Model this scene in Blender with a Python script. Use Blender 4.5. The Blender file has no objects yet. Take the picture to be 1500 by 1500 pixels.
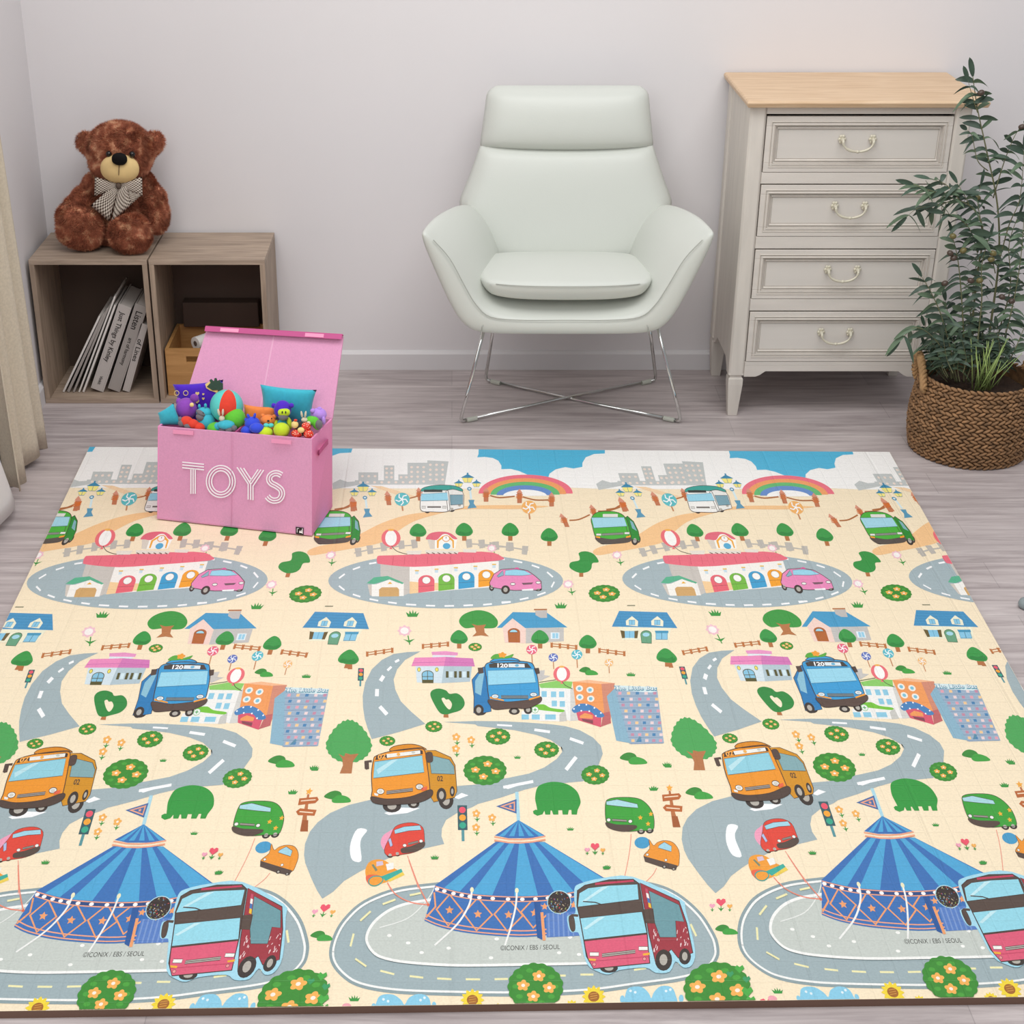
import bpy, bmesh, math, random
from mathutils import Vector, Matrix, noise
random.seed(7)
C = bpy.context.scene.collection
PI = math.pi

# ------------------------------------------------------------------ camera, world, light, exposure
F, CX, CY, PITCH, CAMH = 2292.0, 662.0, 750.0, math.radians(26.2), 1.8
SP, CP = math.sin(PITCH), math.cos(PITCH)
cam_d = bpy.data.cameras.new('camera'); cam = bpy.data.objects.new('camera', cam_d); C.objects.link(cam)
cam.location = (0, 0, CAMH); cam.rotation_euler = (PI/2 - PITCH, 0, 0)
cam_d.sensor_fit = 'HORIZONTAL'; cam_d.sensor_width = 36; cam_d.lens = 36*F/1500; cam_d.shift_x = (750-CX)/1500
bpy.context.scene.camera = cam
w = bpy.data.worlds.new('world'); bpy.context.scene.world = w; w.use_nodes = True
w.node_tree.nodes['Background'].inputs[0].default_value = (0.95, 0.97, 1.0, 1)
w.node_tree.nodes['Background'].inputs[1].default_value = 0.36

def area(name, loc, target, sx, sy, power, col=(1, 1, 1)):
    l = bpy.data.lights.new(name, 'AREA'); l.shape = 'RECTANGLE'; l.size = sx; l.size_y = sy; l.energy = power; l.color = col
    o = bpy.data.objects.new(name, l); C.objects.link(o); o.location = loc
    o.rotation_euler = (Vector(target)-Vector(loc)).to_track_quat('-Z', 'Y').to_euler()
    return o
area('ceiling_softlight', (0.3, 2.75, 3.4), (0.25, 3.75, 0), 3.8, 1.5, 78, (1.0, 0.995, 0.985))
area('front_softlight', (0.2, 0.4, 3.2), (0.1, 2.6, 0), 3.0, 1.8, 33, (1.0, 0.995, 0.985))
area('window_light', (-1.6, 0.2, 2.4), (0.4, 4.2, 0.7), 1.8, 1.8, 22, (1.0, 1.0, 1.0))
vs = bpy.context.scene.view_settings
vs.view_transform = 'Standard'; vs.look = 'None'; vs.gamma = 1; vs.use_curve_mapping = False; vs.exposure = 0.0

# ------------------------------------------------------------------ photo pixel -> point in the room
def ray(x, y):
    d = (y-CY)/F
    return Vector(((x-CX)/F, CP - d*SP, -SP - d*CP))
def at(x, y, Y):                                   # on the vertical plane at depth Y
    r = ray(x, y); return Vector((0, 0, CAMH)) + r*(Y/r.y)
def atz(x, y, Z=0.0):                              # on the horizontal plane at height Z
    r = ray(x, y); return Vector((0, 0, CAMH)) + r*((Z-CAMH)/r.z)
def onplane(x, y, P, n):
    r = ray(x, y); o = Vector((0, 0, CAMH)); return o + r*((P-o).dot(n)/r.dot(n))
def depth(p): return p.y*CP + (CAMH-p.z)*SP

# ------------------------------------------------------------------ materials
def lin(h):
    if isinstance(h, tuple): return h
    c = [int(h[i:i+2], 16)/255 for i in (0, 2, 4)]
    return tuple(x/12.92 if x <= .04045 else ((x+.055)/1.055)**2.4 for x in c)
MATS = {}
def mat(name, col, rough=.6, metal=0, noise_s=0, amt=.1, bump=0, bump_s=60, stretch=(1, 1, 1), spec=.5, sheen=0, trans=0):
    if name in MATS: return MATS[name]
    m = bpy.data.materials.new(name); MATS[name] = m; m.use_nodes = True
    nt = m.node_tree; b = nt.nodes['Principled BSDF']; c = lin(col)
    b.inputs['Base Color'].default_value = (*c, 1); b.inputs['Roughness'].default_value = rough; b.inputs['Metallic'].default_value = metal
    b.inputs['Specular IOR Level'].default_value = spec
    if sheen: b.inputs['Sheen Weight'].default_value = sheen
    if trans: b.inputs['Transmission Weight'].default_value = trans
    if noise_s or bump:
        tc = nt.nodes.new('ShaderNodeTexCoord'); mp = nt.nodes.new('ShaderNodeMapping'); mp.inputs['Scale'].default_value = stretch
        nt.links.new(tc.outputs['Object'], mp.inputs['Vector'])
    if noise_s:
        n = nt.nodes.new('ShaderNodeTexNoise'); n.inputs['Scale'].default_value = noise_s; n.inputs['Detail'].default_value = 5
        nt.links.new(mp.outputs[0], n.inputs['Vector'])
        r = nt.nodes.new('ShaderNodeValToRGB'); r.color_ramp.elements[0].position = .3; r.color_ramp.elements[1].position = .7
        r.color_ramp.elements[0].color = (*[max(0, v*(1-amt)) for v in c], 1); r.color_ramp.elements[1].color = (*[min(1, v*(1+amt)) for v in c], 1)
        nt.links.new(n.outputs['Fac'], r.inputs['Fac']); nt.links.new(r.outputs[0], b.inputs['Base Color'])
    if bump:
        n2 = nt.nodes.new('ShaderNodeTexNoise'); n2.inputs['Scale'].default_value = bump_s; n2.inputs['Detail'].default_value = 4
        nt.links.new(mp.outputs[0], n2.inputs['Vector'])
        bp = nt.nodes.new('ShaderNodeBump'); bp.inputs['Strength'].default_value = bump; bp.inputs['Distance'].default_value = .004
        nt.links.new(n2.outputs['Fac'], bp.inputs['Height']); nt.links.new(bp.outputs[0], b.inputs['Normal'])
    return m

def checked(name, c1, c2, s):
    m = bpy.data.materials.new(name); m.use_nodes = True; nt = m.node_tree; b = nt.nodes['Principled BSDF']; b.inputs['Roughness'].default_value = .9
    tc = nt.nodes.new('ShaderNodeTexCoord'); k = nt.nodes.new('ShaderNodeTexChecker'); k.inputs['Scale'].default_value = s
    k.inputs['Color1'].default_value = (*lin(c1), 1); k.inputs['Color2'].default_value = (*lin(c2), 1)
    nt.links.new(tc.outputs['UV'], k.inputs['Vector']); nt.links.new(k.outputs[0], b.inputs['Base Color'])
    return m

def plank_floor():
    m = bpy.data.materials.new('floor_planks'); m.use_nodes = True; nt = m.node_tree; b = nt.nodes['Principled BSDF']
    L = nt.links.new; N = nt.nodes.new
    tc = N('ShaderNodeTexCoord')
    br = N('ShaderNodeTexBrick'); br.inputs['Scale'].default_value = 1; br.inputs['Brick Width'].default_value = 1.3; br.inputs['Row Height'].default_value = .13
    br.inputs['Mortar Size'].default_value = .0012; br.inputs['Mortar Smooth'].default_value = .6
    br.offset = .37
    br.inputs['Color1'].default_value = (.86, .86, .86, 1); br.inputs['Color2'].default_value = (1, 1, 1, 1); br.inputs['Mortar'].default_value = (.7, .7, .7, 1)
    L(tc.outputs['Object'], br.inputs['Vector'])
    mp = N('ShaderNodeMapping'); mp.inputs['Scale'].default_value = (2.2, 26, 1); L(tc.outputs['Object'], mp.inputs['Vector'])
    n = N('ShaderNodeTexNoise'); n.inputs['Scale'].default_value = 1.6; n.inputs['Detail'].default_value = 8; n.inputs['Roughness'].default_value = .62; n.inputs['Distortion'].default_value = .5
    L(mp.outputs[0], n.inputs['Vector'])
    r = N('ShaderNodeValToRGB'); e = r.color_ramp.elements
    e[0].position = .28; e[0].color = (*lin('9C9090'), 1); e[1].position = .72; e[1].color = (*lin('D3C9C7'), 1)
    k = e.new(.5); k.color = (*lin('BBB0AF'), 1)
    L(n.outputs['Fac'], r.inputs['Fac'])
    mx = N('ShaderNodeMix'); mx.data_type = 'RGBA'; mx.blend_type = 'MULTIPLY'; mx.inputs[0].default_value = 1
    L(r.outputs[0], mx.inputs[6]); L(br.outputs[0], mx.inputs[7]); L(mx.outputs[2], b.inputs['Base Color'])
    b.inputs['Roughness'].default_value = .48
    bp = N('ShaderNodeBump'); bp.inputs['Strength'].default_value = .12; bp.inputs['Distance'].default_value = .003
    L(n.outputs['Fac'], bp.inputs['Height']); L(bp.outputs[0], b.inputs['Normal'])
    return m

def wood(name, c1, c2, axis=(2, 30, 30), rough=.55):
    m = bpy.data.materials.new(name); m.use_nodes = True; nt = m.node_tree; b = nt.nodes['Principled BSDF']; L = nt.links.new; N = nt.nodes.new
    tc = N('ShaderNodeTexCoord'); mp = N('ShaderNodeMapping'); mp.inputs['Scale'].default_value = axis; L(tc.outputs['Object'], mp.inputs['Vector'])
    n = N('ShaderNodeTexNoise'); n.inputs['Scale'].default_value = 2.0; n.inputs['Detail'].default_value = 7; n.inputs['Distortion'].default_value = .8; L(mp.outputs[0], n.inputs['Vector'])
    r = N('ShaderNodeValToRGB'); r.color_ramp.elements[0].position = .3; r.color_ramp.elements[1].position = .7
    r.color_ramp.elements[0].color = (*lin(c1), 1); r.color_ramp.elements[1].color = (*lin(c2), 1)
    L(n.outputs['Fac'], r.inputs['Fac']); L(r.outputs[0], b.inputs['Base Color']); b.inputs['Roughness'].default_value = rough
    bp = N('ShaderNodeBump'); bp.inputs['Strength'].default_value = .1; bp.inputs['Distance'].default_value = .002
    L(n.outputs['Fac'], bp.inputs['Height']); L(bp.outputs[0], b.inputs['Normal'])
    return m

# ------------------------------------------------------------------ mesh helpers
def obj(name, bm, m, parent=None, smooth=False, subsurf=0, bevel=0):
    me = bpy.data.meshes.new(name); bmesh.ops.recalc_face_normals(bm, faces=bm.faces); bm.to_mesh(me); bm.free()
    o = bpy.data.objects.new(name, me); C.objects.link(o)
    for x in (m if isinstance(m, (list, tuple)) else [m]): me.materials.append(x)
    if smooth:
        for p in me.polygons: p.use_smooth = True
    if bevel:
        md = o.modifiers.new('bevel', 'BEVEL'); md.width = bevel; md.segments = 2; md.limit_method = 'ANGLE'
    if subsurf:
        md = o.modifiers.new('subsurf', 'SUBSURF'); md.levels = subsurf; md.render_levels = subsurf
    if parent:
        o.parent = parent; o.matrix_parent_inverse = parent.matrix_world.inverted() if False else Matrix.Translation(-parent.location)
    return o
def tag(o, label, cat, group=None, kind=None):
    if label: o['label'] = label
    if cat: o['category'] = cat
    if group: o['group'] = group
    if kind: o['kind'] = kind
    return o
def thing(name, label, cat, loc, group=None):
    o = bpy.data.objects.new(name, None); C.objects.link(o); o.location = loc; o.empty_display_size = .05
    return tag(o, label, cat, group)
def struct(name, bm, m, **k):
    o = obj(name, bm, m, **k); o['kind'] = 'structure'; return o
BM = bmesh.new
def box(bm, x0, x1, y0, y1, z0, z1, mi=0):
    v = [bm.verts.new(p) for p in ((x0,y0,z0),(x1,y0,z0),(x1,y1,z0),(x0,y1,z0),(x0,y0,z1),(x1,y0,z1),(x1,y1,z1),(x0,y1,z1))]
    for f in ((0,3,2,1),(4,5,6,7),(0,1,5,4),(1,2,6,5),(2,3,7,6),(3,0,4,7)):
        bm.faces.new([v[i] for i in f]).material_index = mi
    return v
def hexa(bm, p, mi=0):                                  # eight corners, bottom ring then top ring
    v = [bm.verts.new(q) for q in p]
    for f in ((0,3,2,1),(4,5,6,7),(0,1,5,4),(1,2,6,5),(2,3,7,6),(3,0,4,7)):
        bm.faces.new([v[i] for i in f]).material_index = mi
def slab(bm, quad, n, t, mi=0):                         # quad extruded by t along n
    n = Vector(n).normalized()*t; hexa(bm, [Vector(q) for q in quad]+[Vector(q)+n for q in quad], mi)
def ellipsoid(bm, c, r, rot=None, seg=20, rings=12, mi=0, power=1.0):
    c = Vector(c); M = rot if rot is not None else Matrix.Identity(3)
    def sg(v): return math.copysign(abs(v)**power, v)
    rows = []
    for i in range(1, rings):
        t = PI*i/rings; row = []
        for j in range(seg):
            a = 2*PI*j/seg
            row.append(bm.verts.new(c + M @ Vector((r[0]*sg(math.sin(t))*sg(math.cos(a)), r[1]*sg(math.sin(t))*sg(math.sin(a)), r[2]*sg(math.cos(t))))))
        rows.append(row)
    top = bm.verts.new(c + M @ Vector((0, 0, r[2]))); bot = bm.verts.new(c + M @ Vector((0, 0, -r[2])))
    for j in range(seg):
        k = (j+1) % seg
        bm.faces.new((top, rows[0][j], rows[0][k])).material_index = mi
        bm.faces.new((bot, rows[-1][k], rows[-1][j])).material_index = mi
        for i in range(len(rows)-1):
            bm.faces.new((rows[i][j], rows[i+1][j], rows[i+1][k], rows[i][k])).material_index = mi
def tube(bm, pts, r, seg=8, closed=False, mi=0):
    pts = [Vector(p) for p in pts]; n = len(pts); rr = r if isinstance(r, (list, tuple)) else [r]*n
    rings = []; up = None
    for i, p in enumerate(pts):
        a = pts[(i-1) % n] if (i > 0 or closed) else p; b = pts[(i+1) % n] if (i < n-1 or closed) else p
        d = (b-a).normalized()
        if up is None:
            up = d.orthogonal().normalized()
        up = (up - d*up.dot(d))
        up = up.normalized() if up.length > 1e-6 else d.orthogonal().normalized()
        s = d.cross(up)
        rings.append([bm.verts.new(p + (up*math.cos(2*PI*k/seg) + s*math.sin(2*PI*k/seg))*rr[i]) for k in range(seg)])
    for i in range(n-1 if not closed else n):
        A, B = rings[i], rings[(i+1) % n]
        for k in range(seg):
            l = (k+1) % seg; bm.faces.new((A[k], A[l], B[l], B[k])).material_index = mi
    if not closed:
        bm.faces.new(rings[0][::-1]).material_index = mi; bm.faces.new(rings[-1]).material_index = mi
def loft(bm, rings, cap=True, mi=0):
    R = [[bm.verts.new(p) for p in r] for r in rings]; n = len(R[0])
    for i in range(len(R)-1):
        for k in range(n):
            l = (k+1) % n; bm.faces.new((R[i][k], R[i][l], R[i+1][l], R[i+1][k])).material_index = mi
    if cap:
        bm.faces.new(R[0][::-1]).material_index = mi; bm.faces.new(R[-1]).material_index = mi
    return R
def crom(p, n=6, closed=True):
    out = []; N = len(p)
    rng = range(N) if closed else range(N-1)
    for i in rng:
        g = (lambda k: Vector(p[k % N])) if closed else (lambda k: Vector(p[min(max(k, 0), N-1)]))
        a, b, c, d = g(i-1), g(i), g(i+1), g(i+2)
        for s in range(n):
            t = s/n
            out.append(.5*((2*b)+(c-a)*t+(2*a-5*b+4*c-d)*t*t+(3*b-a-3*c+d)*t**3))
    if not closed: out.append(Vector(p[-1]))
    return out

# ------------------------------------------------------------------ the room
WALL_Y, WALL_X = 4.70, -1.245
m_wall = mat('wall_paint', 'DFDBDC', .85, noise_s=2.0, amt=.012, bump=.03, bump_s=90)
m_base = mat('baseboard_paint', 'DAD7D8', .6)
b = BM(); box(b, -3.0, 3.4, -1.5, WALL_Y, -.08, 0); struct('floor', b, plank_floor())
b = BM(); box(b, WALL_X, 3.4, WALL_Y, WALL_Y+.1, 0, 2.75); struct('wall_back', b, m_wall)
b = BM(); box(b, WALL_X-.1, WALL_X, 2.9, WALL_Y+.1, 0, 2.75); struct('wall_left', b, m_wall)
b = BM()
loft(b, [[(x, WALL_Y, 0), (x, WALL_Y-.013, 0), (x, WALL_Y-.013, .052), (x, WALL_Y-.007, .06), (x, WALL_Y, .062)] for x in (WALL_X, 3.4)])
struct('baseboard_back', b, m_base)
b = BM()
loft(b, [[(WALL_X, y, 0), (WALL_X+.012, y, 0), (WALL_X+.012, y, .052), (WALL_X+.006, y, .06), (WALL_X, y, .062)] for y in (2.9, WALL_Y-.013)])
struct('baseboard_left', b, m_base)

# ================================================================== play mat
MT = .015
Hm = [503.6559441703919, -193.73660933254303, 700.0, 10.713315603315246, 150.3399156857757, 1049.99996, 0.013447938781803245, -0.2957926845004836]
def uv2px(u, v):
    w_ = Hm[6]*u + Hm[7]*v + 1
    return (Hm[0]*u+Hm[1]*v+Hm[2])/w_, (Hm[3]*u+Hm[4]*v+Hm[5])/w_
_Mi = Matrix(((Hm[0], Hm[1], Hm[2]), (Hm[3], Hm[4], Hm[5]), (Hm[6], Hm[7], 1))).inverted()
def px2uv(x, y):
    q = _Mi @ Vector((x, y, 1)); return q.x/q.z, q.y/q.z
PAL = {}
PALN = []
def pal(h):
    if h not in PAL: PAL[h] = len(PALN); PALN.append(h)
    return PAL[h]
ART = []                                            # (palette index, points in the printed pattern, level)
A1=(440,640,5); A2=(700,640,5); A3=(440,790,4.6875); A4=(700,790,4.6875); A5=(440,940,4.6875); A6=(700,940,4.6875)
A7=(420,1080,4.4118); A8=(700,1080,4.4118); A9=(420,1260,4.4118); A10=(740,1260,3.9474); PX=(0,0,1)
CUR = [PX]
def cv(p, A=None):
    A = A or CUR[0]; return (p[0]/A[2]+A[0], p[1]/A[2]+A[1])
def P(col, pts, lv, ol=None, ow=2.2, raw=False):
    q = [tuple(p) for p in pts] if raw else [cv(p) for p in pts]
    ART.append((pal(col), q, lv))
    if ol: stroke_px(ol, q, ow/(1 if raw else CUR[0][2]), lv+.5, True)
def SM(col, pts, lv, ol=None, ow=2.2, n=5):
    P(col, [(p.x, p.y) for p in crom([(a, b_, 0) for a, b_ in pts], n)], lv, ol, ow)
def E(col, cx, cy, rx, ry, lv, ol=None, ow=2.2, n=20, a0=0, a1=360):
    full = a1-a0 >= 360
    P(col, [(cx+rx*math.cos(math.radians(a0+(a1-a0)*k/(n if full else n-1))), cy+ry*math.sin(math.radians(a0+(a1-a0)*k/(n if full else n-1)))) for k in range(n)], lv, ol, ow)
def R(col, x0, y0, x1, y1, lv, ol=None, ow=2.2): P(col, [(x0,y0),(x1,y0),(x1,y1),(x0,y1)], lv, ol, ow)
def offs(q, d, closed):
    out = []; n = len(q)
    for i in range(n):
        a = q[(i-1) % n] if (closed or i > 0) else q[i]; c = q[(i+1) % n] if (closed or i < n-1) else q[i]
        dx, dy = c[0]-a[0], c[1]-a[1]; L = math.hypot(dx, dy) or 1
        out.append((q[i][0]-dy/L*d, q[i][1]+dx/L*d))
    return out
def stroke_px(col, q, w_, lv, closed=False):
    a, c = offs(q, w_/2, closed), offs(q, -w_/2, closed); n = len(q)
    for i in range(n if closed else n-1):
        j = (i+1) % n
        ART.append((pal(col), [a[i], a[j], c[j], c[i]], lv))
def S(col, pts, w_, lv, closed=False, smooth=0):
    if smooth: pts = [(p.x, p.y) for p in crom([(a, b_, 0) for a, b_ in pts], smooth, closed)]
    stroke_px(col, [cv(p) for p in pts], w_/CUR[0][2], lv, closed)
def text2d(s, size=1.0, bold=0):
    cu = bpy.data.curves.new('t', 'FONT'); cu.body = s; cu.size = size; cu.offset = bold; cu.resolution_u = 3
    o = bpy.data.objects.new('t', cu); C.objects.link(o); dg = bpy.context.evaluated_depsgraph_get(); me = o.evaluated_get(dg).to_mesh()
    V = [(v.co.x, v.co.y) for v in me.vertices]; Fc = [tuple(p.vertices) for p in me.polygons]
    o.evaluated_get(dg).to_mesh_clear(); bpy.data.objects.remove(o); bpy.data.curves.remove(cu)
    return V, Fc
def T(col, s, x0, y0, x1, y1, h, lv, skew=0, bold=.0):   # text from (x0,y0) to (x1,y1) on its base line, letters h tall
    V, Fc = text2d(s, 1, bold); mx = max(v[0] for v in V); mn = min(v[0] for v in V); my = max(v[1] for v in V)
    def m_(v):
        t = (v[0]-mn)/(mx-mn); k = v[1]/my
        return cv((x0+(x1-x0)*t+k*skew, y0+(y1-y0)*t-k*h))
    for f in Fc: ART.append((pal(col), [m_(V[i]) for i in f], lv))

def bush(cx, cy, rx, ry, lv=6, fl=((-.45,-.05),(.12,-.45),(.5,.05),(-.08,.42)), fs=.2):
    n = 96; P('3F8F35', [(cx+rx*math.cos(2*PI*k/n)*(.97+.06*abs(math.sin(17*PI*k/n))), cy+ry*math.sin(2*PI*k/n)*(.97+.06*abs(math.sin(17*PI*k/n)))) for k in range(n)], lv)
    for a in range(10):
        t = a*.63; E('4FA53F', cx+rx*.72*math.cos(t), cy+ry*.72*math.sin(t), rx*.13, ry*.1, lv+.3, n=8)
    for fx, fy in fl: flower(cx+fx*rx, cy+fy*ry, rx*fs, ry*fs, lv+1)
def flower(x, y, rx, ry, lv, c='F9B75C', c2='FFF3E3'):
    P(c, [(x+rx*1.08*math.cos(2*PI*k/40)*(.68+.36*abs(math.cos(2.5*2*PI*k/40+.5))), y+ry*1.08*math.sin(2*PI*k/40)*(.68+.36*abs(math.cos(2.5*2*PI*k/40+.5)))) for k in range(40)], lv)
    E(c2, x, y, rx*.33, ry*.33, lv+.4, n=10)
def tree(cx, cy, w_, h, lv=5, lean=0):
    R('B97444', cx-w_*.12+lean, cy+h*.35, cx+w_*.13+lean, cy+h*.72, lv)
    SM('3B9C4A', [(cx-w_*.5, cy+h*.15), (cx-w_*.38, cy-h*.2), (cx-w_*.05, cy-h*.45), (cx+w_*.3, cy-h*.27), (cx+w_*.5, cy+h*.12), (cx+w_*.32, cy+h*.38), (cx, cy+h*.42), (cx-w_*.35, cy+h*.36)], lv+.5)
    SM('2F8A40', [(cx-w_*.4, cy+h*.22), (cx-w_*.2, cy+h*.12), (cx+w_*.1, cy+h*.2), (cx+w_*.42, cy+h*.1), (cx+w_*.3, cy+h*.34), (cx, cy+h*.38), (cx-w_*.3, cy+h*.33)], lv+.8, n=3)
def grass(cx, cy, w_, lv=5):
    h = w_*.45
    P('3F9A45', [(cx-w_*.35, cy+h*.5), (cx-w_*.5, cy-h*.3), (cx-w_*.25, cy+h*.05), (cx-w_*.22, cy-h*.55), (cx-w_*.05, cy), (cx+w_*.03, cy-h*.7), (cx+w_*.1, cy), (cx+w_*.27, cy-h*.5), (cx+w_*.27, cy+h*.05), (cx+w_*.5, cy-h*.25), (cx+w_*.33, cy+h*.5)], lv)
def shrub(cx, cy, w_, lv=5):
    h = w_*.45
    SM('3F8F3D', [(cx-w_*.5, cy), (cx-w_*.38, cy-h*.35), (cx-w_*.15, cy-h*.5), (cx+w_*.08, cy-h*.3), (cx+w_*.12, cy+h*.2), (cx-w_*.2, cy+h*.2)], lv)
    SM('46A646', [(cx-w_*.18, cy+h*.2), (cx-w_*.02, cy-h*.12), (cx+w_*.2, cy-h*.1), (cx+w_*.42, cy+h*.1), (cx+w_*.5, cy+h*.42), (cx+w_*.1, cy+h*.5), (cx-w_*.12, cy+h*.45)], lv+.5)
def lolly(cx, cy, r, col, lv=5, st=1.6):
    S('C98B5E', [(cx, cy+r*.8), (cx+r*.1, cy+r*(.8+st))], r*.2, lv)
    E(col, cx, cy, r, r*.88, lv+.5, n=16)
    for k in range(5):
        a = 2*PI*k/5; S('FFFFFF', [(cx, cy), (cx+r*.5*math.cos(a), cy+r*.45*math.sin(a)), (cx+r*.85*math.cos(a+.5), cy+r*.78*math.sin(a+.5))], r*.16, lv+1)
def smallfl(x, y, r, lv=5, c='F8B65F'):
    S('3F9A45', [(x+r*.2, y+r*.5), (x+r*.25, y+r*2.2)], r*.25, lv); P('3F9A45', [(x+r*.25, y+r*2), (x-r*.6, y+r*1.3), (x+r*.1, y+r*1.5), (x+r*1.1, y+r*1.25)], lv)
    flower(x, y, r, r*.95, lv+.5, c)
def pinkfl(x, y, r, lv=5):
    S('3F9A45', [(x+r*.5, y+r*.7), (x+r*.75, y+r*2)], r*.16, lv); P('3F9A45', [(x+r*.7, y+r*1.75), (x-r*.2, y+r*1.2), (x+r*.6, y+r*1.4), (x+r*1.5, y+r*1.15)], lv)
    P('F8C7D2', [(x+r*math.cos(2*PI*k/40)*(.9+.12*math.cos(8*2*PI*k/40)), y+r*.8*math.sin(2*PI*k/40)*(.9+.12*math.cos(8*2*PI*k/40))) for k in range(40)], lv+.5); E('FFF8F3', x, y, r*.6, r*.48, lv+1, n=14)
def fence(x0, y0, x1, y1, n, lv=5, c='C27740', ph=38, w_=16):
    for o in (-.22, .22): S(c, [(x0, y0+ph*o), (x1, y1+ph*o)], 6, lv)
    for k in range(n):
        t = (k+.12)/(n-1+.24); x, y = x0+(x1-x0)*t, y0+(y1-y0)*t
        P(c, [(x-w_/2, y-ph/2), (x, y-ph*.36), (x+w_/2, y-ph/2), (x+w_/2, y+ph/2), (x-w_/2, y+ph/2)], lv+.3)
def signal(x, y, w_, h, lean=0, lv=5, st=1.0):
    S('5C9AA0', [(x+lean*.5, y+h*.4), (x+lean, y+h*(.5+st*.45))], w_*.3, lv)
    P('3B5F66', [(x-w_/2-lean*.5, y-h/2), (x+w_/2-lean*.5, y-h/2), (x+w_/2+lean*.4, y+h/2), (x-w_/2+lean*.4, y+h/2)], lv+.5)
    for k, c in enumerate(('EE5B6E', 'F7A93B', '3BAA8C')): E(c, x+lean*(.3*(k-1)), y+h*(.31*(k-1)), w_*.36, h*.13, lv+1, n=12)
def hearts(x, y, r, lv=5):
    for dx, dy, s, c in ((-2.1, .9, .7, 'F6A9C0'), (0, 0, 1.15, 'F0596E'), (2.1, 1.0, .65, 'F8B65F')):
        X, Y_ = x+dx*r, y+dy*r; S('3F9A45', [(X, Y_+r*s*.6), (X, Y_+r*s*1.9)], r*.22, lv); P('3F9A45', [(X, Y_+r*s*1.9), (X-r*s*.7, Y_+r*s*1.1), (X, Y_+r*s*1.4), (X+r*s*.7, Y_+r*s*1.1)], lv)
        P(c, [(X, Y_+r*s*.9), (X-r*s, Y_), (X-r*s*.9, Y_-r*s*.6), (X-r*s*.4, Y_-r*s*.75), (X, Y_-r*s*.4), (X+r*s*.4, Y_-r*s*.75), (X+r*s*.9, Y_-r*s*.6), (X+r*s, Y_)], lv+.5)
def star(x, y, r, c, lv):
    P(c, [(x+(r if k % 2 == 0 else r*.48)*math.sin(PI*k/5), y-(r if k % 2 == 0 else r*.48)*math.cos(PI*k/5)) for k in range(10)], lv)
def balloon(x, y, r, lv=6):
    E('F0737B', x, y, r, r*.95, lv); E('F9B75C', x, y-r*.85, r*.35, r*.12, lv+.8, n=10); E('FFFDF8', x, y, r*.6, r*.8, lv+.5); P('F0737B', [(x, y+r*.9), (x-r*.2, y+r*1.15), (x+r*.2, y+r*1.15)], lv)
def lamp(x, y, s, lv=5):
    for dx, dy, k in ((0, 0, 1.15), (-1.25, .75, .85), (1.25, .75, .85)):
        X, Y_, q = x+dx*s, y+dy*s, s*k
        P('FFF08C', [(X-q*.72, Y_-q*.1), (X+q*.72, Y_-q*.1), (X+q*.4, Y_+q*.5), (X-q*.4, Y_+q*.5)], lv, '3E7FA6', 3)
        P('3E8FB5', [(X-q*.85, Y_-q*.1), (X, Y_-q*.55), (X+q*.85, Y_-q*.1)], lv+1); E('3E8FB5', X, Y_-q*.6, q*.12, q*.12, lv+1, n=8); S('3E7FA6', [(X, Y_-q*.1), (X, Y_+q*.5)], 3, lv+1)
    E('3E8FB5', x+.25*s, y+1.45*s, s*.32, s*.26, lv, n=12); E('DFF1F5', x+.25*s, y+1.45*s, s*.18, s*.13, lv+.5, n=10)
    S('DDF0F4', [(x+.35*s, y+1.7*s), (x+.5*s, y+2.9*s)], s*.3, lv)
    P('5E9DBB', [(x+.1*s, y+3.0*s), (x+.95*s, y+3.0*s), (x+.85*s, y+3.5*s), (x+1.3*s, y+4.1*s), (x-.05*s, y+4.25*s), (x+.3*s, y+3.6*s)], lv)
def bollard(x, y, s, lean=0, lv=6):
    P('C77B56', [(x-.36*s, y-.5*s), (x+.36*s, y-.5*s), (x+.34*s+lean, y+1.0*s), (x-.34*s+lean, y+1.0*s)], lv)
    P('E0997F', [(x-.48*s-lean*.2, y-.5*s), (x-lean*.6, y-1.1*s), (x+.48*s-lean*.2, y-.45*s)], lv+.5)
    for k in range(3): S('D8702F', [(x-.5*s+lean*.2, y-.25*s+k*.22*s), (x, y-.1*s+k*.22*s), (x+.5*s+lean*.2, y-.28*s+k*.22*s)], s*.12, lv+1)
def wheel(x, y, rx, ry, lv): E('3F3733', x, y, rx, ry, lv, n=16); E('B8B2A8', x, y, rx*.5, ry*.55, lv+.5, n=12)

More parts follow.
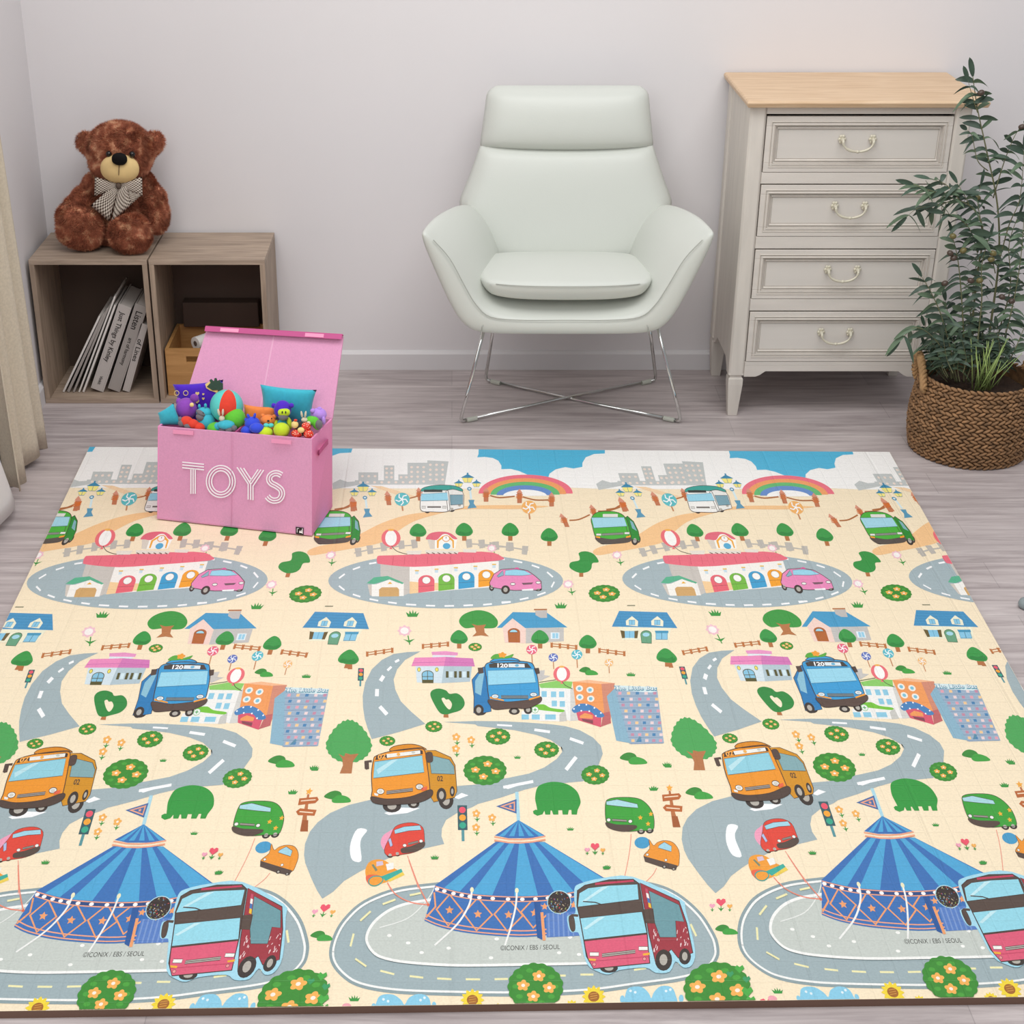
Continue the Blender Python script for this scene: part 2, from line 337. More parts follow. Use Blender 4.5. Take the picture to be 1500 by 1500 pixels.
def draw_pattern():
    K = '4A3B34'
    # ---- sky, clouds, skyline
    v0 = -1.3; vb = px2uv(760, 716)[1]; vb2 = px2uv(600, 712)[1]
    ART.append((pal('FFFDFA'), [uv2px(u_, v_) for u_, v_ in ((0, v0), (1, v0), (1, vb), (.75, vb), (.5, vb), (.25, vb2), (0, vb))], 0.5))
    CUR[0] = A2
    P('55BCE2', [(5,60),(930,60),(930,122),(850,126),(790,150),(766,190),(765,220),(700,232),(640,222),(570,238),(525,270),(513,305),(440,320),(370,280),(300,250),(240,235),(172,237),(172,210),(150,175),(110,155),(50,147),(-5,150),(5,125)], 1)
    # rainbow
    cx, by = 370, 415
    for k, c in enumerate(('F4788A', 'F9A66B', '6CC07A', '6C93D0')):
        ro, hh = 345-k*46, 138-k*22
        E(c, cx-k*2+(-20), by+4*k, ro, hh, 2+k*.2, n=36, a0=180, a1=360)
    E('FFFDFA', cx-25, by+18, 345-4*46, 138-4*22-4, 3, n=30, a0=180, a1=360)
    CUR[0] = A1
    g_ = 'C9CDCB'
    for x0, y0, x1, y1 in ((425,260,570,345),(612,210,688,345),(718,275,795,345),(400,318,1060,350),(785,190,940,348)): R(g_, x0, y0, x1, y1, 1)
    P(g_, [(930,172),(1085,180),(1058,352),(930,350)], 1); P(g_, [(235,340),(290,312),(345,330),(430,325),(430,352),(240,385)], 1)
    for x0, y0, nx, ny, dx, dy in ((455,288,3,1,46,0),(632,232,2,3,36,32),(738,296,2,1,38,0),(815,222,3,4,44,35),(952,205,3,4,45,36),(440,333,9,1,52,0)):
        for i in range(nx):
            for j in range(ny): E('F5E3D6', x0+i*dx, y0+j*dy, 11, 9, 1.5, n=8)
    # sand paths
    SM('FBCB94', [(55,835),(140,800),(300,770),(430,715),(600,630),(800,568),(1000,545),(1200,508),(1500,500),(1820,508),(1600,528),(1200,530),(1000,568),(830,620),(700,700),(600,770),(450,805),(250,840),(80,868)], 2)
    P('FBD9B0', [(510,358),(600,362),(860,440),(800,455)], 2)
    lamp(460, 370, 52); lamp(1225, 305, 52)
    bollard(385, 490, 50, 15); bollard(640, 450, 50, 10); bollard(870, 420, 46, 8)
    S('B5703F', [(250,530),(320,520),(360,500)], 9, 5.5)
    S('B5703F', [(800,450),(840,440),(870,430)], 9, 5.5)
    lolly(745, 458, 56, '62C3C9', st=.7)
    tree(862, 685, 124, 110); tree(1200, 680, 128, 112)
    CUR[0] = A2
    lolly(375, 515, 55, 'F8B76A', st=.8); bollard(60, 425, 50); bollard(305, 435, 50); bollard(540, 460, 50)
    S('B5703F', [(90,430),(160,445),(270,435)], 10, 5.5, smooth=4); S('B5703F', [(330,440),(420,462),(520,462)], 10, 5.5, smooth=4)
    bollard(625, 612, 48, 30); bollard(840, 545, 46, 20); bollard(1055, 500, 48, 22)
    S('B5703F', [(670,612),(740,605),(820,570)], 10, 5.5, smooth=4); S('B5703F', [(880,545),(960,540),(1040,515)], 10, 5.5, smooth=4)
    tree(237, 680, 126, 112); tree(523, 718, 126, 112)
    # white and green buses of the upper road
    CUR[0] = A1
    for x, y in ((930,540),(1110,530),(1165,500)): wheel(x, y, 22, 20, 5.6)
    P('F3F1EC', [(1065,400),(1100,375),(1185,395),(1198,430),(1195,520),(1150,530),(1090,545),(1080,545)], 6, K, 4)
    P('7FA7B5', [(1095,425),(1190,425),(1190,495),(1100,500)], 7, K, 3)
    SM('FBF9F4', [(880,410),(900,375),(1000,358),(1065,375),(1085,410),(1090,480),(1085,545),(960,550),(885,540),(878,470)], 6.3, K, 4)
    SM('3FA79B', [(885,400),(905,372),(1000,354),(1120,358),(1180,380),(1185,400),(1120,385),(1060,392),(960,388)], 7, K, 3)
    R('3D4340', 905,388,1040,405, 8)
    P('9EDAEE', [(885,420),(1075,410),(1082,465),(885,470)], 7.5, '6E98A8', 3)
    for x in (903, 1055): R('E6E4DE', x-14, 508, x+14, 522, 7.5, K, 2.5)
    R('77716C', 930,508,1030,520, 7.5)
    CUR[0] = A2
    wheel(1150, 760, 26, 34, 5.6); wheel(920, 770, 30, 18, 5.6); wheel(1178, 750, 14, 26, 5.5)
    P('2F8F37', [(1070,600),(1095,580),(1140,620),(1175,690),(1188,760),(1110,750)], 6, K, 4)
    P('86B7BE', [(1112,610),(1135,625),(1165,690),(1130,670)], 7)
    SM('4DB53F', [(830,600),(870,555),(960,545),(1040,560),(1085,600),(1110,680),(1115,745),(1000,775),(900,775),(860,730),(840,660)], 6.3, K, 4)
    SM('5B514B', [(860,735),(980,750),(1115,735),(1112,770),(1000,785),(900,782)], 7)
    P('A9DCEC', [(832,592),(1070,590),(1092,655),(850,668)], 7.2, '5B7F88', 3); R('E9E6DF', 915,565,1025,588, 7)
    for x, y in ((885,716),(1092,706)): R('F1F0EA', x-18, y-8, x+18, y+8, 8.2, K, 2.5)
    P('8E9188', [(908,708),(1068,700),(1068,716),(908,724)], 7.8, K, 2); P('F9A52F', [(862,728),(895,732),(895,744),(868,740)], 8); P('F9A52F', [(1085,730),(1118,722),(1118,736),(1085,742)], 8)
    # heart shaped pair of trees, flower
    SM('379746', [(740,850),(790,838),(850,860),(885,915),(840,925),(830,965),(800,990),(740,995),(675,960),(680,920),(740,905),(745,880)], 5); R('B97444', 742,990,772,1025, 4.8)
    # ---- ring road with the garage
    CUR[0] = A3
    E('A9B9BE', 998, 286, 806, 189, 2, n=60)
    for q in (((360,208),(410,190)),((472,168),(522,160)),((265,268),(305,238)),((265,320),(303,350)),((360,378),(412,395)),((475,410),(535,422)),((602,432),(662,440)),((725,447),(795,451)),((862,455),(925,457)),((990,458),(1055,457)),((1120,455),(1185,452)),((1255,450),(1315,444)),((1382,438),(1445,430))): S('FFFFFF', q, 11, 3)
    CUR[0] = A4
    for q in (((245,148),(305,160)),((370,178),(422,196)),((475,225),(515,260)),((525,292),(505,330)),((408,385),(465,365)),((288,415),(348,402)),((162,433),(226,430)),((130,132),(185,138))): S('FFFFFF', q, 11, 3)
    CUR[0] = A3
    for k, (x, y) in enumerate(((395,90),(475,72),(568,52),(690,38),(780,32),(1155,28),(1243,32),(1340,45),(1440,52))): P('C2BCB3', [(x-22,y-28),(x+22,y-30),(x+26,y+25),(x-12,y+32)], 3.5)
    S('C2BCB3', [(370,95),(480,70),(600,55),(800,38)], 9, 3.3); S('C2BCB3', [(1150,30),(1340,42),(1500,65)], 9, 3.3)
    CUR[0] = A4
    for x, y in ((100,50),(215,50),(325,75)): P('C2BCB3', [(x-20,y-30),(x+22,y-28),(x+12,y+32),(x-24,y+28)], 3.5)
    S('C2BCB3', [(0,42),(215,55),(345,75)], 9, 3.3)
    CUR[0] = A3
    P('CFC8C0', [(550,170),(750,180),(750,370),(700,390),(610,300),(550,250)], 4)
    P('FBF7F0', [(750,180),(1362,150),(1362,320),(1300,330),(750,372)], 4)
    P('FAD3A0', [(750,290),(812,295),(812,368),(750,375)], 4.3); P('FAD3A0', [(920,300),(950,300),(950,350),(920,352)], 4.3)
    SM('EF7384', [(528,120),(560,112),(700,108),(1245,85),(1380,118),(1370,145),(1080,170),(780,190),(560,172),(528,160)], 5, n=3)
    for k in range(9): S('DB5C70', [(640+k*78,120),(632+k*80,178-k*3)], 4, 5.5)
    for x, y, c in ((865,250,'EE6A78'),(1003,238,'79BE45'),(1140,225,'3FA3D3'),(1277,212,'F9A62E')):
        P(c, [(x-55,y+40)]+[(x-56*math.cos(PI*k/10), y+38-42*math.sin(PI*k/10)) for k in range(11)]+[(x+55,y+105),(x-55,y+118)], 5)
        E('FFFDF8', x, y+32, 28, 24, 5.6, '8C8074', 2)
        S(K, [(x-55,y+75),(x+55,y+68)], 1.6, 5.4)
    for x, y in ((800,218),(935,208),(1068,198),(1202,188),(1330,175)): R('CFE3EE', x-11, y, x+11, y+22, 5); R('F2C14E', x-14, y-6, x+14, y+2, 5.4)
    P('FBF7F0', [(490,310),(710,300),(710,390),(490,392)], 5.5); P('D8CEC3', [(462,312),(500,312),(500,390),(478,385)], 5.4); P('5DB690', [(455,302),(505,262),(600,252),(712,300),(700,308),(612,276),(505,308)], 6.3); P('FBF7F0', [(520,310),(612,276),(680,305)], 6)
    P('D6AA6E', [(540,345),(560,330),(665,330),(678,345),(678,392),(540,394)], 6.3); P('F2B53B', [(598,308),(615,292),(632,306)], 6.5)
    balloon(622, -8, 66); S(K, [(625,45),(660,80),(720,100),(780,105)], 4, 6, smooth=4)
    P('EFE7DA', [(725,80),(835,78),(825,105),(735,105)], 6); P('EFE7DA', [(855,75),(1090,80),(1080,100),(865,100)], 6); P('EFE7DA', [(1115,68),(1215,70),(1205,92),(1120,90)], 6)
    for k in range(6): S('6A5A4A', [(865+k*38,92),(885+k*38,100)], 6, 6.6)
    CUR[0] = A1
    P('FFFDF5', [(945,740),(990,700),(1090,700),(1150,745),(1135,820),(950,822)], 6); P('E0D6C8', [(930,750),(985,742),(985,820),(950,820)], 6.2)
    SM('E86E80', [(918,748),(945,710),(1010,695),(1090,702),(1150,745),(1120,748),(1080,715),(1040,716),(1000,755),(950,752)], 6.5, n=3)
    P('F9B13F', [(1000,815),(1000,760),(1040,728),(1090,728),(1125,760),(1125,815),(1115,815),(1112,765),(1082,742),(1045,742),(1015,765),(1012,815)], 6.6); E('5AB0D8', 1071, 800, 28, 22, 6.8); E('FFFDF8', 1067, 745, 26, 22, 7, 'E9932E', 5); S(K, [(1067,745),(1067,732)], 4, 7.6)
    # pink car
    CUR[0] = A4
    P('EF8FBE', [(80,300),(110,240),(160,208),(260,200),(340,215),(390,250),(435,290),(438,340),(400,350),(250,352),(180,345),(90,330)], 6.2, K, 4)
    P('9EDAEE', [(190,215),(260,208),(320,215),(372,243),(300,250),(185,248)], 7, '5B7F88', 3); P('8BB7C6', [(130,255),(172,215),(178,248),(140,262)], 7, K, 2.5)
    for x, y in ((240,308),(415,298)): E('F7F5F0', x, y, 17, 9, 7.2, K, 3)
    P('7D5A66', [(300,300),(380,297),(370,310),(312,314)], 7.2); P('FFFFFF', [(300,345),(380,340),(380,352),(305,354)], 7.2)
    wheel(190, 347, 30, 30, 7); wheel(95, 330, 18, 26, 5.8); wheel(415, 345, 24, 12, 5.8); E('E0609E', 268, 202, 16, 8, 7, n=10)
    # flowers between
    pinkfl(620, 308, 38); pinkfl(955, 108, 36); pinkfl(95, 62, 34, 4)
    bush(868, 372, 106, 58, fs=.22); grass(570, 455, 88)
    S('8A8A70', [(1025,455),(1080,455)], 7, 5)
    CUR[0] = A3; grass(770, 512, 92); pinkfl(715, 628, 48); CUR[0] = A4
    # ---- houses row
    P('F8F3D8', [(960,600),(1330,605),(1310,690),(1300,695),(990,690),(978,620)], 2.2)
    P('4A97C6', [(970,492),(1298,502),(1370,610),(920,600)], 4); 
    for k in range(5): S('3C86B4', [(965-k*9,512+k*19),(1308+k*12,522+k*19)], 2.5, 4.4)
    for x in (1058, 1232): P('F8F3D8', [(x-40,590),(x-42,560),(x,528),(x+42,562),(x+40,598)], 5); R('8CCBE8', x-20, 555, x+20, 588, 5.6, '5897B5', 3); S('5897B5', [(x,555),(x,588)], 3, 6.2)
    R('8CCBE8', 1005, 630, 1080, 678, 5); P('6B5B32', [(978,625),(1008,630),(1010,678),(990,680)], 5.5); P('6B5B32', [(1075,630),(1102,628),(1095,680),(1075,680)], 5.5); S('5897B5', [(1042,630),(1042,678)], 3, 5.6)
    P('6DA582', [(1118,655)]+[(1155-37*math.cos(PI*k/8),655-28*math.sin(PI*k/8)) for k in range(9)]+[(1192,715),(1125,712)], 5, '3E6B4A', 4); E('A9DCEC', 1155, 655, 24, 14, 5.8)
    R('8CCBE8', 1222, 640, 1302, 688, 5, '4A7F96', 4); P('4A9CC0', [(1215,628),(1308,628),(1308,645),(1220,645)], 6); S('4A7F96', [(1262,640),(1262,688)], 4, 6)
    P('F9D9CC', [(170,608),(238,545),(330,608),(328,715),(185,710)], 4); P('C9C6C2', [(330,608),(590,608),(590,700),(330,715)], 4)
    P('4A9FCB', [(130,608),(240,500),(475,505),(615,605),(325,610),(238,543),(165,608)], 5); P('C4BFBB', [(395,490),(475,488),(475,540),(430,540),(395,520)], 5.5); S('B9754A', [(385,483),(475,482)], 9, 6)
    P('B76835', [(205,640)]+[(247-43*math.cos(PI*k/8),640-30*math.sin(PI*k/8)) for k in range(9)]+[(290,710),(210,708)], 5); E('A9DCEC', 245, 640, 28, 20, 5.6, '8A5226', 3, a0=180, a1=360)
    R('E9F3F7', 500, 640, 560, 685, 5); 
    for x in (512, 534): R('9CD2EA', x, 645, x+18, 680, 5.5)
    tree(427, 672, 122, 108, 6); tree(755, 705, 122, 108); tree(1288, 797, 124, 108, lean=12); fence(500, 725, 682, 742, 4); fence(828, 762, 1012, 785, 4); 
    lolly(370, 758, 38, 'EE6E86'); lolly(518, 812, 33, '6478C0'); lolly(680, 792, 38, '5FC0CE'); lolly(900, 848, 30, 'F7C383')
    CUR[0] = A3
    SM('3F9C45', [(1090,570),(1110,525),(1170,495),(1240,488),(1310,510),(1355,560),(1340,605),(1270,612),(1200,605),(1130,610)], 5)
    P('BC7A4A', [(1195,600),(1175,580),(1215,592),(1240,590),(1275,585),(1262,605),(1265,640),(1295,668),(1240,660),(1180,668),(1208,640)], 5.6)
    tree(1090, 672, 120, 108, 6); tree(340, 812, 124, 112); bush(1200, 740, 46, 28, fs=.26); fence(835, 735, 1020, 718, 4); fence(452, 788, 638, 760, 4)
    signal(415, 928, 40, 86, -4); grass(47, 940, 56)
    # ---- pink roofed shop
    CUR[0] = A5
    P('D9E8EF', [(790,165),(985,165),(970,285),(800,280)], 4); P('B8CBD3', [(985,165),(1180,160),(1165,275),(970,285)], 4)
    P('F08FC0', [(785,110),(1000,105),(985,168),(762,168)], 5); P('D97DBA', [(1000,105),(1185,115),(1198,170),(985,168)], 5); P('EE9CC8', [(900,70),(1000,65),(1082,75),(1080,95),(905,92)], 5.5); P('E8EEF2', [(910,92),(1075,94),(1060,108),(1000,104),(905,108)], 5.2)
    S('C46AA8', [(770,146),(990,140),(1192,148)], 3, 5.6)
    P('8CC7E2', [(835,225)]+[(874-39*math.cos(PI*k/8),225-25*math.sin(PI*k/8)) for k in range(9)]+[(912,283),(838,283)], 5, '5B5730', 5); S('5B5730', [(873,200),(873,265)], 4, 5.8); S('5B5730', [(838,240),(912,240)], 4, 5.8); R('5B5730', 838, 262, 912, 283, 5.8)
    for x in (1008, 1065, 1098, 1152): R('5B5730', x-9, 203, x+9, 248, 5)
    for x in (1035, 1125): R('D9EDF3', x-12, 205, x+12, 245, 5)
    for x in (815, 937): E('F5E46A', x, 192, 11, 14, 5, '6B6B30', 3, n=10)
    # topiary heart
    SM('338C43', [(893,370),(905,335),(950,322),(1000,335),(1025,358),(1075,355),(1115,385),(1128,430),(1100,470),(1040,490),(1000,500),(960,490),(925,440)], 5); SM('FFEFD0', [(970,395),(985,385),(1000,398),(1020,398),(1040,425),(1035,455),(1020,465),(995,440)], 6); P('B97444', [(985,498),(1015,496),(1018,522),(982,520)], 4.8)
    # ---- roads
    CUR[0] = A5
    P('A6B6BA', [(825,67),(730,72),(640,85),(560,125),(490,190),(445,280),(428,370),(430,450),(442,530),(460,590),(490,670),(680,620),(858,565),(760,480),(690,410),(652,330),(640,260),(665,190),(720,125)], 2)
    for q in (((650,140),(678,125)),((598,198),(625,172)),((550,270),(572,235)),((525,375),(527,325)),((545,445),(595,500))): S('FFFFFF', q, 26 if q[0][0] < 590 else 16, 3)
    g = lambda A, pts: [cv(p, A) for p in pts]
    road = g(A5, [(980,552),(1200,545)]) + g(A6, [(0,545),(180,547),(350,556),(500,567),(600,580),(700,608),(790,658),(845,715),(858,770),(835,830)]) + g(A8, [(780,180),(740,240),(680,285),(560,296),(420,310),(300,340),(150,390),(0,432)]) + \
        g(A7, [(1200,452),(1100,490),(1030,535),(1003,590),(1000,640),(1018,690),(850,728),(700,765),(570,820),(470,870),(370,930)]) + g(A9, [(300,205),(230,250),(195,195),(160,120),(120,20)]) + g(A7, [(112,760),(118,690),(150,610),(200,550),(280,490),(400,438),(560,400),(760,370),(950,335),(1110,315),(1250,303)]) + \
        g(A8, [(60,285),(200,262),(330,235),(430,195),(510,140),(545,95),(540,60)]) + g(A6, [(592,760),(570,725),(500,675),(400,640),(250,608),(100,590),(0,580)]) + g(A5, [(1200,568)])
    CUR[0] = PX; P('A6B6BA', road, 2)
    CUR[0] = A6
    for q, w_ in ((((132,572),(235,578)),12),(((388,605),(495,620)),18),(((632,665),(725,698)),20),(((605,880),(675,792)),26),(((175,1000),(380,960)),20)): S('FFFFFF', q, w_, 3)
    CUR[0] = A7
    P('FFFFFF', [(1395,325),(1500,298),(1500,312),(1430,335)], 3); P('FFFFFF', [(630,490),(740,455),(862,458),(780,490),(660,503)], 3); P('FFFFFF', [(1080,390),(1130,360),(1175,376),(1110,400)], 3)
    SM('FFFFFF', [(458,592),(520,600),(485,650),(475,700),(482,800),(425,795),(408,730),(420,660)], 3, n=3)
    # ---- hospital, theatre, tower
    CUR[0] = A6
    P('CDC9C4', [(405,200),(460,195),(455,230),(500,235),(430,270),(400,260)], 3)
    P('F7F5F0', [(400,310),(640,320),(635,545),(420,480)], 3.6); P('DAD8D2', [(635,330),(660,300),(700,540),(635,545)], 3.6); P('8FD06A', [(420,290),(540,268),(650,275),(640,325),(600,320),(430,318)], 3.8); S('6B7E52', [(420,280),(535,262)], 6, 4.2)
    for x, y in ((455,360),(520,362),(575,362),(525,425),(580,428)): R('93CFE6', x-18, y-20, x+18, y+20, 4.2)
    P('F7F5F0', [(300,480),(410,440),(590,485),(600,548),(430,545),(300,520)], 4.5); P('CFCDC6', [(560,500),(600,470),(612,545),(560,550)], 4.6)
    SM('7CC840', [(380,440),(450,430),(500,455),(590,468),(580,485),(500,478),(430,470),(385,462)], 5, n=3); E('F0F7EE', 393, 468, 23, 22, 5.5, '6DBB6B', 3); S('4FA95A', [(393,457),(393,479)], 6, 6.2); S('4FA95A', [(382,468),(404,468)], 6, 6.2)
    for x0, x1 in ((300,350),(370,425),(462,535)): R('93CFE6', x0, 500, x1, 535, 5)
    P('F5A05F', [(650,275),(850,290),(870,500),(680,500)], 3.8); P('F9BE93', [(650,275),(760,262),(940,285),(850,292)], 4); P('D68F76', [(848,290),(940,285),(925,400),(910,560),(868,490)], 4); P('C46B6B', [(860,490),(905,480),(915,560),(845,585)], 4.2)
    for x, y in ((697,322),(770,332),(700,382),(775,392)): E('F6F2E8', x, y, 25, 22, 4.4); E('7FC3DC', x, y, 13, 12, 4.9, n=10)
    P('DE5B71', [(675,485),(740,470),(850,500),(845,588),(690,540)], 4.5); P('F5A05F', [(700,510),(735,490),(790,505),(790,530),(700,525)], 5); P('8A4A55', [(712,528),(790,540),(790,565),(720,545)], 5)
    SM('4C86BE', [(645,465),(690,430),(750,428),(820,460),(870,510),(820,520),(770,480),(710,478),(665,490)], 5.5, n=3)
    for x, y in ((660,462),(695,437),(745,433),(800,455),(845,490),(810,510),(765,478),(710,475)): E('FFFFFF', x, y, 6, 6, 6, n=8)
    balloon(576, 222, 58); S(K, [(580,275),(600,300),(650,325)], 4, 6, smooth=3)
    P('8FB7CB', [(885,375),(940,320),(1060,700),(950,680)], 4.2); P('9FB4C9', [(940,320),(1232,335),(1278,698),(1050,705)], 4.4)
    for r_ in range(9):
        t = r_/8; y = 355+t*325; xl, xr = 975+t*90, 1215+t*40
        S('7E93AE', [(xl-25, y+20),(xr+15, y+18)], 3.5, 4.8)
        for k in range(5):
            c = ('E7A6B4', 'F7CE9A', '4E87B5', 'F3D8D8', 'C98FA6')[(k+r_*2) % 5]; x = xl+(xr-xl)*k/4+8*(r_ % 2)
            R(c, x-11, y-10, x+11, y+9, 5.2); 
    P('DDF0F2', [(935,300),(1232,312),(1228,342),(1190,350),(980,335),(940,318)], 5); P('5E8FA8', [(1085,690),(1110,650),(1125,660),(1100,690)], 5.5)
    T('2F8DA6', 'The Little Bus', 934, 333, 1230, 337, 31, 5.8, bold=.05); T('FFFFFF', 'The Little Bus', 939, 330, 1225, 334, 26, 6.1, bold=.0)
    # ---- blue bus
    for x, y, a_, b_ in ((20,478,40,28),(250,478,38,24),(345,468,30,30)): wheel(x, y, a_, b_, 5.5)
    CUR[0] = A5
    P('2E7FBA', [(1178,262),(1245,180),(1290,160),(1310,480),(1220,495),(1190,490),(1192,380)], 6, K, 4); wheel(1225, 470, 34, 38, 6.6); P('8FC3D8', [(1200,270),(1240,205),(1262,215),(1240,370),(1200,350)], 6.6)
    CUR[0] = A6
    SM('3FA0D8', [(50,165),(100,140),(210,130),(350,142),(385,170),(410,250),(422,370),(400,430),(250,455),(100,440),(75,380),(60,260)], 6.5, K, 5)
    SM('3FA0D8', [(90,145),(120,115),(200,108),(265,118),(280,142)], 6.2, K, 4, 3); SM('5FAE45', [(88,118),(110,90),(150,85),(160,105),(200,100),(245,85),(225,112),(150,118)], 6.8, n=3); flower(168, 92, 26, 18, 7.2, 'F6A53B', 'F6A53B')
    P('4B4540', [(75,155),(130,145),(340,148),(368,182),(80,180)], 7); T('FFFFFF', '120', 134, 177, 206, 179, 27, 7.5, bold=.035); P('E7F1F5', [(210,152),(320,155),(322,178),(210,177)], 7.4); E('6FB6D8', 268, 165, 14, 9, 7.9, n=10)
    P('9EDAEF', [(68,200),(380,190),(398,282),(72,300)], 7.2, '4C88A8', 3)
    SM('5E4B43', [(75,400),(200,415),(350,400),(430,380),(432,415),(370,450),(320,462),(250,458),(120,468),(85,440)], 7.5, K, 3)
    P('F9A63A', [(82,378),(180,402),(178,410),(84,392)], 8); P('F9A63A', [(350,395),(425,372),(428,382),(352,405)], 8)
    for x, y in ((118,378),(382,366)): E('EFF4F5', x, y, 24, 14, 8.2, K, 3); E('C8D8DE', x, y, 13, 8, 8.8)
    R('7C8F98', 160, 372, 345, 392, 8, K, 3); S(K, [(160,382),(345,382)], 3, 8.6)
    P('5A4840', [(0,180),(35,178),(38,215),(5,222)], 6.8, K, 2); P('5A4840', [(385,185),(418,182),(425,218),(400,225)], 6.8, K, 2)
    # ---- shrubs and bushes in the middle
    shrub(760, 202, 128); grass(1045, 225, 54); lv = 5
    bush(138, 652, 84, 55); bush(472, 742, 84, 56); bush(806, 915, 95, 66, 7); grass(272, 793, 50); shrub(1068, 802, 185); grass(1297, 842, 64); grass(1205, 1008, 64)
    CUR[0] = A5
    bush(916, 583, 58, 38); bush(597, 682, 54, 34); smallfl(1070, 655, 26); smallfl(1172, 675, 25); smallfl(1068, 735, 26); bush(1268, 885, 146, 100, 6, fs=.2); grass(98, 872, 64)
    # big tree
    P('B9794C', [(262,770),(300,790),(310,765),(345,775),(385,770),(400,770),(362,820),(352,905),(270,905),(292,850),(288,805)], 6.5)
    n = 80; P('4FA95A', [(333+158*math.cos(a)*(1+.03*math.sin(22*a))*(1 if math.sin(a) > 0 else 1-.28*abs(math.sin(a))), 705+ (128 if math.sin(a) > 0 else 168)*math.sin(a)*(1+.03*math.sin(22*a))) for a in [2*PI*k/n for k in range(n)]], 5)
    # ---- orange bus
    CUR[0] = A7
    for x, y, a_, b_ in ((680,445,60,42),(820,430,38,30),(1030,410,48,56)): wheel(x, y, a_, b_, 5.5)
    P('D69426', [(885,85),(960,85),(1060,130),(1088,180),(1100,350),(1085,390),(950,420),(910,350)], 6, K, 4); P('87ADB2', [(920,115),(1050,145),(1082,190),(1085,240),(935,235)], 6.8, K, 3); wheel(1000, 375, 32, 48, 6.9); wheel(1070, 350, 16, 34, 6.9)
    T('4A3B34', '02', 972, 284, 1010, 284, 34, 7.2, bold=.02)
    SM('F29A2E', [(560,150),(580,120),(680,90),(850,70),(890,85),(905,160),(925,330),(915,390),(850,405),(700,425),(560,400),(552,340),(548,240)], 6.5, K, 5)
    SM('E08E24', [(665,88),(690,60),(780,45),(850,52),(905,80),(850,75),(740,85)], 6.3, K, 4, 3)
    P('4B3B34', [(572,148),(580,122),(860,82),(878,88),(880,110),(700,128)], 7); T('FFB45A', '02', 588, 144, 640, 136, 30, 7.5, bold=.035); P('F5F2EA', [(645,110),(862,86),(864,108),(648,134)], 7.4); E('F9B75C', 722, 112, 12, 10, 7.9, n=10); E('C9CFC9', 818, 100, 13, 7, 7.9, n=10)
    P('96D3E2', [(568,160),(875,118),(888,228),(560,266)], 7.2, '5B7F88', 3); P('C0E7EF', [(580,210),(680,148),(720,143),(590,240)], 7.6)
    SM('55443C', [(548,385),(650,400),(800,385),(930,340),(935,385),(850,425),(700,438),(640,440),(560,425)], 7.5, K, 3)
    for x, y in ((606,352),(858,322)): E('F7F5EF', x, y, 24, 18, 8.2, K, 3); E('D8D6CC', x, y, 13, 10, 8.8)
    P('A59C94', [(645,350),(815,330),(815,350),(645,370)], 7.8, K, 3); S(K, [(645,360),(815,340)], 3, 8.4); P('F3F0E8', [(565,362),(592,368),(590,382),(568,378)], 8.2); P('EE6A4A', [(870,330),(908,318),(905,342),(872,350)], 8.2)
    S('5A4840', [(550,155),(508,158),(512,205)], 16, 6.2); P('5A4840', [(502,165),(530,162),(532,205),(512,210)], 6.7, K, 2); SM('5A4840', [(900,105),(935,98),(945,130),(940,160),(905,160)], 7.6, K, 2, 3)
    # ---- left things: signpost, cars
    CUR[0] = A8
    def sign():
        star(1238, 328, 24, 'F9B14A', 6); P('BE7446', [(1232,345),(1245,345),(1275,490),(1305,580),(1260,580),(1248,490)], 5)
        P('BE6A38', [(1190,372),(1300,362),(1315,380),(1300,402),(1195,415)], 6); P('BE6A38', [(1195,455),(1215,435),(1322,445),(1320,482),(1215,478)], 6)
        S('FBE3C4', [(1205,388),(1295,380)], 7, 6.6); S('FBE3C4', [(1218,456),(1305,463)], 7, 6.6); P('A75E34', [(1252,510),(1290,510),(1310,582),(1262,582)], 5.4)
    sign(); grass(1137, 332, 62); shrub(1430, 362, 175); grass(598, 592, 50); grass(830, 845, 50); hearts(757, 708, 24)
    # topiary elephant
    el = [(p.x, p.y) for p in crom([(x, y, 0) for x, y in ((378,440),(370,390),(385,325),(430,298),(500,288),(580,305),(640,350),(664,415),(652,455))], 5, False)]
    P('359B42', el+[(645,470),(640,500),(606,500),(604,470),(588,470),(582,500),(548,500),(545,472),(520,472),(520,500),(487,500),(478,474),(470,474),(468,500),(436,500),(430,475),(418,498),(385,508),(360,495),(356,478),(372,468),(384,470)], 5)
    # tethered green bus and orange van shaped balloons
    S('F09A86', [(990,625),(985,700),(970,800),(948,905)], 5, 4.8, smooth=4); S('F09A86', [(1155,845),(1130,890),(1075,945)], 5, 4.8, smooth=4)
    for x, y in ((1055,605),(1110,600)): wheel(x, y, 26, 22, 5.8)
    SM('3FA43C', [(825,430),(850,398),(930,388),(1030,395),(1090,430),(1130,490),(1140,560),(1125,600),(1040,605),(960,610),(870,595),(828,540)], 6, K, 3)
    SM('5A4A42', [(828,550),(900,565),(1020,570),(1015,595),(950,612),(880,602),(835,580)], 6.8); P('AFDDE6', [(830,415),(900,402),(1030,432),(1035,458),(940,450),(832,438)], 7, K, 3)
    for x, y in ((845,535),(985,545)): E('F7F5EF', x, y, 13, 11, 7.8, K, 2.5)
    P('9C968E', [(868,528),(962,534),(962,548),(868,542)], 7.2, K, 2.5)
    for x, y in ((1050,520),(1100,560),(1118,497)): star(x, y, 17, 'F7B53C', 7)
    E('4A9FCB', 1062, 682, 50, 38, 6); 
